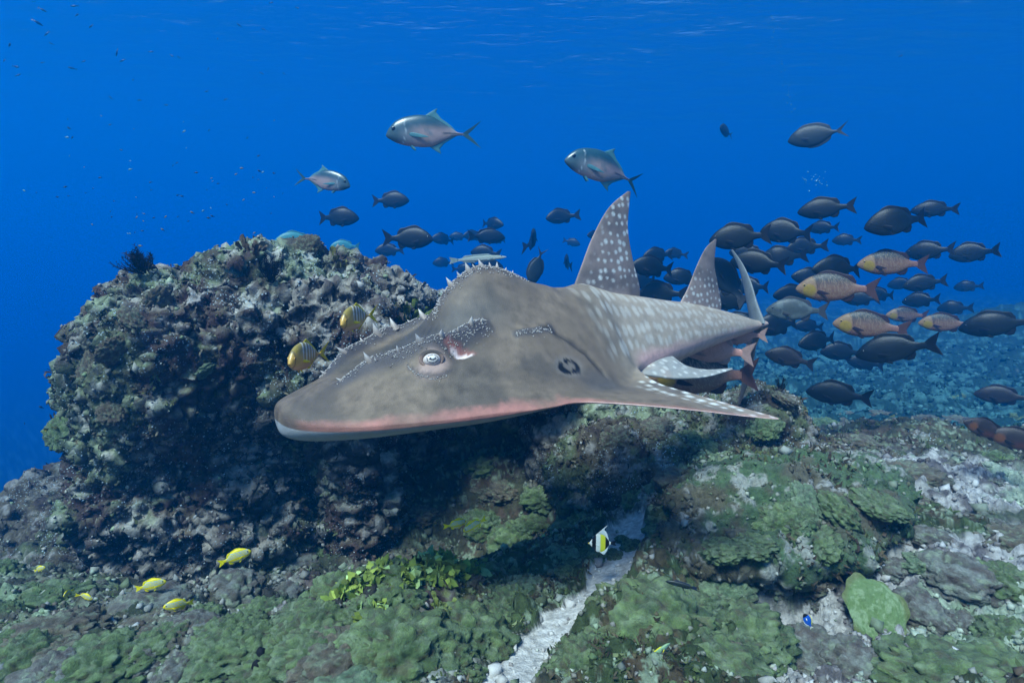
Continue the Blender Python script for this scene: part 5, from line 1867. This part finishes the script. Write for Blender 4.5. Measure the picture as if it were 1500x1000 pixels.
while n_put < 225:
    x, y = rng.uniform(-20, 1520), 560 + 460 * rng.random() ** 0.8
    p = ground_hit(x, y)
    if p.y > 9 or p.y < 1.15 or (p.y > 4 and p.x < 0.5):
        continue
    ax, ay = np.array([p.x]), np.array([p.y])
    if channel_mask(ax, ay)[0] > 0.25 or math.hypot(p.x - LEAFY[0], p.y - LEAFY[1]) < 0.2:
        continue
    rb = rubble_mask(ax, ay)[0]
    far = p.y > 2.5
    u = rng.random()
    if rb > 0.5 or (p.x < -0.8 and u < 0.4):
        kd = 'rock' if u < 0.7 else 'brown'
    else:
        kd = ('brown' if u < 0.65 else 'olive') if far or p.x < -0.9 else ('olive' if u < 0.72 else 'green' if u < 0.84 else 'brown')
    put_coral(kd, p, rng.uniform(0.035, 0.10) * (1.0 + 0.25 * (p.y > 2.8) + 0.9 * (p.y > 4.5)) * (0.6 if rb > .5 else 1), rng, sink=0.1)
    n_put += 1


# cast a view ray onto a rock to find where something grows
def on_rock(key, px, py):
    o_ = Vector((0, 0, CAM_Z))
    d = (at(px, py, 1.0) - o_).normalized()
    h = ROCKS[key][2].ray_cast(o_, d)
    if h[0] is None:
        h = ROCKS[key][2].find_nearest(at(px, py, 2.9))
    return h[0], h[1]


for kd, px, py, s, sq in [('olive', 1120, 625, .07, .8), ('brown', 1080, 585, .07, .7), ('brown', 1150, 585, .06, .7), ('brown', 960, 625, .08, .7), ('olive', 1040, 660, .06, .7), ('brown', 900, 640, .07, .7), ('olive', 1010, 640, .05, .7)]:
    p, n = on_rock('mound', px, py)
    put_coral(kd, p, s, rng, squash=sq, sink=0.1, tilt=(n + Vector((0, 0, 1))).normalized())
for kd, px, py, s in [('olive', 1150, 760, .08), ('olive', 1230, 745, .09), ('olive', 1200, 790, .07), ('olive', 1290, 735, .07), ('olive', 1100, 790, .07), ('green', 1180, 730, .06), ('olive', 1060, 800, .06)]:
    p, n = on_rock('ledge', px, py)
    put_coral(kd, p, s, rng, squash=0.7, sink=0.2, tilt=(n + Vector((0, 0, 1))).normalized())
for kd, px, py, s in [('brown', 200, 470, .07), ('brown', 170, 510, .06), ('brown', 230, 440, .07), ('brown', 130, 540, .06), ('green', 300, 540, .05), ('brown', 450, 357, .05), ('brown', 165, 600, .06), ('olive', 90, 630, .06)]:
    p, n = on_rock('boulder', px, py)
    put_coral(kd, p, s, rng, label=None, squash=0.8, sink=0.2, tilt=n)['label'] = 'lobed coral cushion clinging to the huge boulder'
for o in list(COL.objects):
    if o.get('label') == 'lobed coral cushion clinging to the huge boulder':
        o['group'] = 'coral cushions on the boulder'


# plate coral: a thick leaning round plate with a scalloped rim
def plate_mesh():
    nr_, nt_ = 46, 120
    rr = np.linspace(0, 1, nr_)[:, None]
    tt = np.linspace(0, 2 * math.pi, nt_, endpoint=False)[None]
    out = 1 + 0.10 * np.sin(3 * tt + 1) + 0.05 * np.sin(7 * tt) + 0.03 * np.sin(13 * tt + 2)
    X, Y = rr * out * np.cos(tt), rr * out * np.sin(tt)
    P = np.stack([X.ravel(), Y.ravel(), 0 * X.ravel()], 1)
    z = 0.10 * (1 - (rr ** 4)) * np.ones_like(tt)
    z = z.ravel() + 0.05 * fbm(P, 4, 5.0, 0.6, seed=701) + 0.035 * dome(worley(P, 7, 703, True)[0], 0.8)
    top_ = np.stack([P[:, 0], P[:, 1], z], 1)
    bot_ = np.stack([P[:, 0] * 0.96, P[:, 1] * 0.96, z * 0.2 - 0.10 * (1 - np.hypot(P[:, 0], P[:, 1])) - 0.05], 1)
    V = np.concatenate([top_, bot_])
    Fq = grid_faces(nr_, nt_, True)
    k = len(top_)
    rim = np.array([((nr_ - 1) * nt_ + j, k + (nr_ - 1) * nt_ + j, k + (nr_ - 1) * nt_ + (j + 1) % nt_, (nr_ - 1) * nt_ + (j + 1) % nt_) for j in range(nt_)])
    n = fbm(V, 4, 5, 0.6, seed=705)
    c = mix(np.broadcast_to(lin(138, 172, 100), V.shape), lin(178, 206, 146), smooth(-0.1, 0.5, n))
    c = mix(c, lin(128, 132, 62), smooth(0.82, 1.0, np.hypot(V[:, 0], V[:, 1])) * 0.7)
    return mesh('plate_coral', V, np.concatenate([Fq, Fq[:, ::-1] + k, rim]), c, M['coral'])


p = ground_hit(1285, 935)
o = obj('plate_coral', plate_mesh())
o.matrix_world = Matrix.Translation(p + Vector((0, 0.02, 0.075))) @ Matrix.Rotation(R(-15), 4, 'Z') @ Matrix.Rotation(R(38), 4, 'X') @ Matrix.Diagonal((0.085, 0.110, 0.10, 1))
tag(o, 'round light green plate coral leaning on the pale rubble', 'coral')


# feather stars: a fist of curved arms with fine pinnules
def feather_star_mesh(name, arms, length, seed, col, up=0.9):
    rng = np.random.default_rng(seed)
    VV, FF, n = [], [], 0
    for a in range(arms):
        th_ = 2 * math.pi * a / arms + rng.normal(0, 0.2)
        lean = rng.uniform(0.15, 0.9)
        k = 9
        t = np.linspace(0, 1, k)
        L = length * rng.uniform(0.75, 1.15)
        rad = L * (0.08 + 0.75 * lean * t * (1 - 0.35 * t))
        hz = L * up * (t ** 0.9) * (1.1 - 0.5 * lean)
        c = np.stack([rad * np.cos(th_), rad * np.sin(th_), hz], 1)
        c[:, :2] += (rng.normal(0, 0.1, 2) * L)[None] * (t ** 2)[:, None]
        tang = np.gradient(c, axis=0)
        tang /= np.linalg.norm(tang, axis=1)[:, None]
        side = np.cross(tang, np.array([math.cos(th_), math.sin(th_), 0.3]))
        side /= np.linalg.norm(side, axis=1)[:, None]
        w = 0.022 * length * (1 - 0.7 * t)[:, None]
        nn = np.cross(side, tang)
        # the arm: a slim triangular rod
        rod = np.stack([c - side * w, c + side * w, c + nn * w], 1)
        VV.append(rod.reshape(-1, 3))
        FF.append(grid_tri(k, 3) + n)
        n += k * 3
        # pinnules
        m = 26
        ti = rng.uniform(0.12, 1.0, m * 2)
        ci = np.stack([np.interp(ti, t, c[:, q]) for q in range(3)], 1)
        si = np.stack([np.interp(ti, t, side[:, q]) for q in range(3)], 1) * np.where(np.arange(m * 2) % 2, 1, -1)[:, None]
        tg = np.stack([np.interp(ti, t, tang[:, q]) for q in range(3)], 1)
        pl = length * rng.uniform(0.10, 0.2, (m * 2, 1)) * (1.1 - 0.6 * ti)[:, None]
        tip = ci + (si + tg * 0.7 + rng.normal(0, 0.2, (m * 2, 3))) * pl
        b = tg * length * 0.010
        VV.append(np.stack([ci - b, ci + b, tip], 1).reshape(-1, 3))
        FF.append(np.arange(m * 6).reshape(-1, 3) + n)
        n += m * 6
    V = np.concatenate(VV)
    c = np.broadcast_to(lin(col), V.shape) * rng.uniform(0.6, 1.4, (len(V), 1))
    return mesh(name, V, np.concatenate(FF), np.clip(c, 0.003, 0.5), M['black'])


def grid_tri(nu, nv):
    q = grid_faces(nu, nv, True)
    return np.concatenate([q[:, [0, 1, 2]], q[:, [0, 2, 3]]])


def grow(name, me, key, px, py, label, cat, scale=1.0, lift=0.0):
    if key:
        p, n = on_rock(key, px, py)
    else:
        p, n = ground_hit(px, py), Vector((0, 0, 1))
    n = (n + Vector((0, -0.1, 1.1))).normalized()
    o = obj(name, me)
    q = Vector((0, 0, 1)).rotation_difference(n).to_matrix().to_4x4()
    o.matrix_world = Matrix.Translation(p + n * lift) @ q @ Matrix.Rotation(random.uniform(0, 6), 4, 'Z') @ Matrix.Scale(scale, 4)
    return tag(o, label, cat)


grow('feather_star', feather_star_mesh('feather_star', 22, 0.15, 801, (20, 20, 22)), 'boulder', 397, 412, 'black feather star with upright arms on top of the boulder', 'feather star')
grow('feather_star', feather_star_mesh('feather_star', 26, 0.17, 802, (30, 28, 26), 0.6), 'boulder', 212, 398, 'dark bushy feather star on the shoulder of the boulder above the drop-off', 'feather star')
grow('feather_star', feather_star_mesh('feather_star', 20, 0.11, 803, (34, 70, 80), 0.7), 'boulder', 357, 402, 'teal bushy feather star beside the black upright one', 'feather star')
grow('feather_star', feather_star_mesh('feather_star', 18, 0.10, 804, (30, 54, 64), 0.7), 'boulder', 380, 470, 'small dark teal feather star on the boulder face', 'feather star')
grow('feather_star', feather_star_mesh('feather_star', 26, 0.15, 805, (16, 16, 18), 0.6), 'boulder', 415, 520, 'black bushy feather star in the hollow of the boulder', 'feather star')
grow('feather_star', feather_star_mesh('feather_star', 14, 0.085, 806, (18, 18, 20)), 'mound', 1143, 566, 'small black feather star on top of the rock mound', 'feather star')
grow('feather_star', feather_star_mesh('feather_star', 16, 0.07, 807, (24, 26, 30), 0.7), None, 1140, 985, 'small black feather star beside dead coral lumps', 'feather star')


# leafy and branching corals on the boulder
def leaf_coral_mesh(name, n, size, seed, col, col2):
    rng = np.random.default_rng(seed)
    bV, bF = ICO2
    bP = bV * np.array([0.75, 0.75, 0.35]) * size * (1 + 0.15 * fbm(bV, 2, 3, seed=seed))[:, None]
    VV, FF, CC, k = [bP], [np.stack([bF[:, 0], bF[:, 1], bF[:, 2], bF[:, 2]], 1)], [np.repeat(lin(col)[None] * 0.7, len(bP), 0)], len(bP)
    for i in range(n):
        a = rng.uniform(0, 2 * math.pi)
        r = size * math.sqrt(rng.random()) * 0.7
        d = np.array([math.cos(a) * r / size, math.sin(a) * r / size, rng.uniform(0.5, 1.0)])
        L = size * rng.uniform(0.45, 0.8)
        w = L * rng.uniform(0.45, 0.7)
        m = np.linspace(0, 1, 5)
        s = np.cross(d, rng.normal(size=3))
        s /= np.linalg.norm(s)
        nn = np.cross(s, d)
        b = np.array([math.cos(a) * r, math.sin(a) * r, -0.1 * size])
        g = []
        for sd in (1, -1):
            for t in m:
                ww = w * (0.3 + 0.9 * t - 0.35 * t * t)
                for u in np.linspace(-1, 1, 5):
                    g.append(b + d * L * t * (1 - 0.15 * u * u) + s * ww * u * 0.5 + nn * (0.25 * w * (u * u - 0.3) * t + sd * 0.03 * size * (1.1 - t)) + rng.normal(0, 0.015 * size, 3))
        VV.append(np.array(g))
        q = grid_faces(5, 5)
        FF += [q + k, q[:, ::-1] + k + 25]
        CC.append(np.repeat(lin(col)[None] * rng.uniform(0.7, 1.2), 50, 0) * (1 - np.tile(np.repeat(m, 5), 2)[:, None] * 0.0) + np.tile(np.repeat(m > 0.8, 5), 2)[:, None] * (lin(col2) - lin(col)) * 0.6)
        k += 50
    return mesh(name, np.concatenate(VV), np.concatenate(FF), np.clip(np.concatenate(CC), 0.005, 0.7), M['coral'])


grow('leaf_coral', leaf_coral_mesh('leaf_coral', 26, 0.085, 811, (96, 92, 40), (140, 140, 70)), 'boulder', 503, 388, 'olive branching coral on the crest of the boulder', 'coral')
grow('leaf_coral', leaf_coral_mesh('leaf_coral', 30, 0.10, 812, (92, 106, 48), (128, 142, 70)), 'boulder', 598, 460, 'green leafy coral on the boulder beside the thorny nape', 'coral')
grow('leaf_coral', leaf_coral_mesh('leaf_coral', 20, 0.075, 813, (92, 76, 56), (128, 108, 84)), 'boulder', 372, 366, 'brown flat leafed coral on the boulder rim', 'coral')
grow('leaf_coral', leaf_coral_mesh('leaf_coral', 18, 0.055, 814, (150, 140, 50), (180, 172, 80)), 'boulder', 88, 622, 'small yellow leafy coral at the flank of the boulder', 'coral')
grow('leaf_coral', leaf_coral_mesh('leaf_coral', 34, 0.045, 815, (104, 122, 52), (140, 156, 84)), None, 575, 800, 'yellow green leafy coral below the knobbly coral head', 'coral')
grow('leaf_coral', leaf_coral_mesh('leaf_coral', 24, 0.055, 816, (120, 134, 56), (160, 172, 100)), None, 640, 900, 'yellow green leafy coral among olive mounds', 'coral')


# black finger sponges at the near edge
def sponge_mesh():
    VV, FF, k = [], [], 0
    rng = np.random.default_rng(821)
    for (x, y, h, r) in ((0, 0, 1.0, 0.22), (0.42, 0.1, 0.8, 0.2), (0.2, -0.25, 0.55, 0.18)):
        V, Fc = ICO3
        P = V * np.array([r, r, h * 0.6]) * (1 + 0.1 * fbm(V + x, 3, 2.0, seed=823))[:, None] + np.array([x, y, h * 0.4])
        VV.append(P)
        FF.append(Fc + k)
        k += len(P)
    V = np.concatenate(VV)
    return mesh('finger_sponge', V, np.concatenate(FF), np.broadcast_to(lin(20, 20, 22), V.shape), M['black'])


sp_ = sponge_mesh()
grow('finger_sponge', sp_, None, 385, 985, 'black finger sponge between olive coral mounds', 'sponge', 0.07)
grow('finger_sponge', sp_, None, 1065, 905, 'small black sponge behind the broad olive mound', 'sponge', 0.035)
# ------------------------------------------------------------------ the water itself: one closed box of even blue haze
zmin = float(GZ.min()) - 1.0
hv = np.array([(x, y, z) for x in (-145, 145) for y in (-14, 150) for z in (zmin, 10.6)], float)
hme = mesh('haze', hv, [(0, 1, 3, 2), (4, 6, 7, 5), (0, 4, 5, 1), (2, 3, 7, 6), (0, 2, 6, 4), (1, 5, 7, 3)], shade=False)
hm = bpy.data.materials.new('sea_water')
hm.use_nodes = True
hn = hm.node_tree
hn.nodes.clear()
ho = hn.nodes.new('ShaderNodeOutputMaterial')
pv = hn.nodes.new('ShaderNodeVolumePrincipled')
pv.inputs['Color'].default_value = (*HAZE_COL, 1)
pv.inputs['Density'].default_value = HAZE_D
pv.inputs['Anisotropy'].default_value = 0.38
pv.inputs['Absorption Color'].default_value = (*HAZE_ABS, 1)
hn.links.new(pv.outputs[0], ho.inputs['Volume'])
hme.materials.append(hm)
tag(obj('haze', hme), kind='stuff')
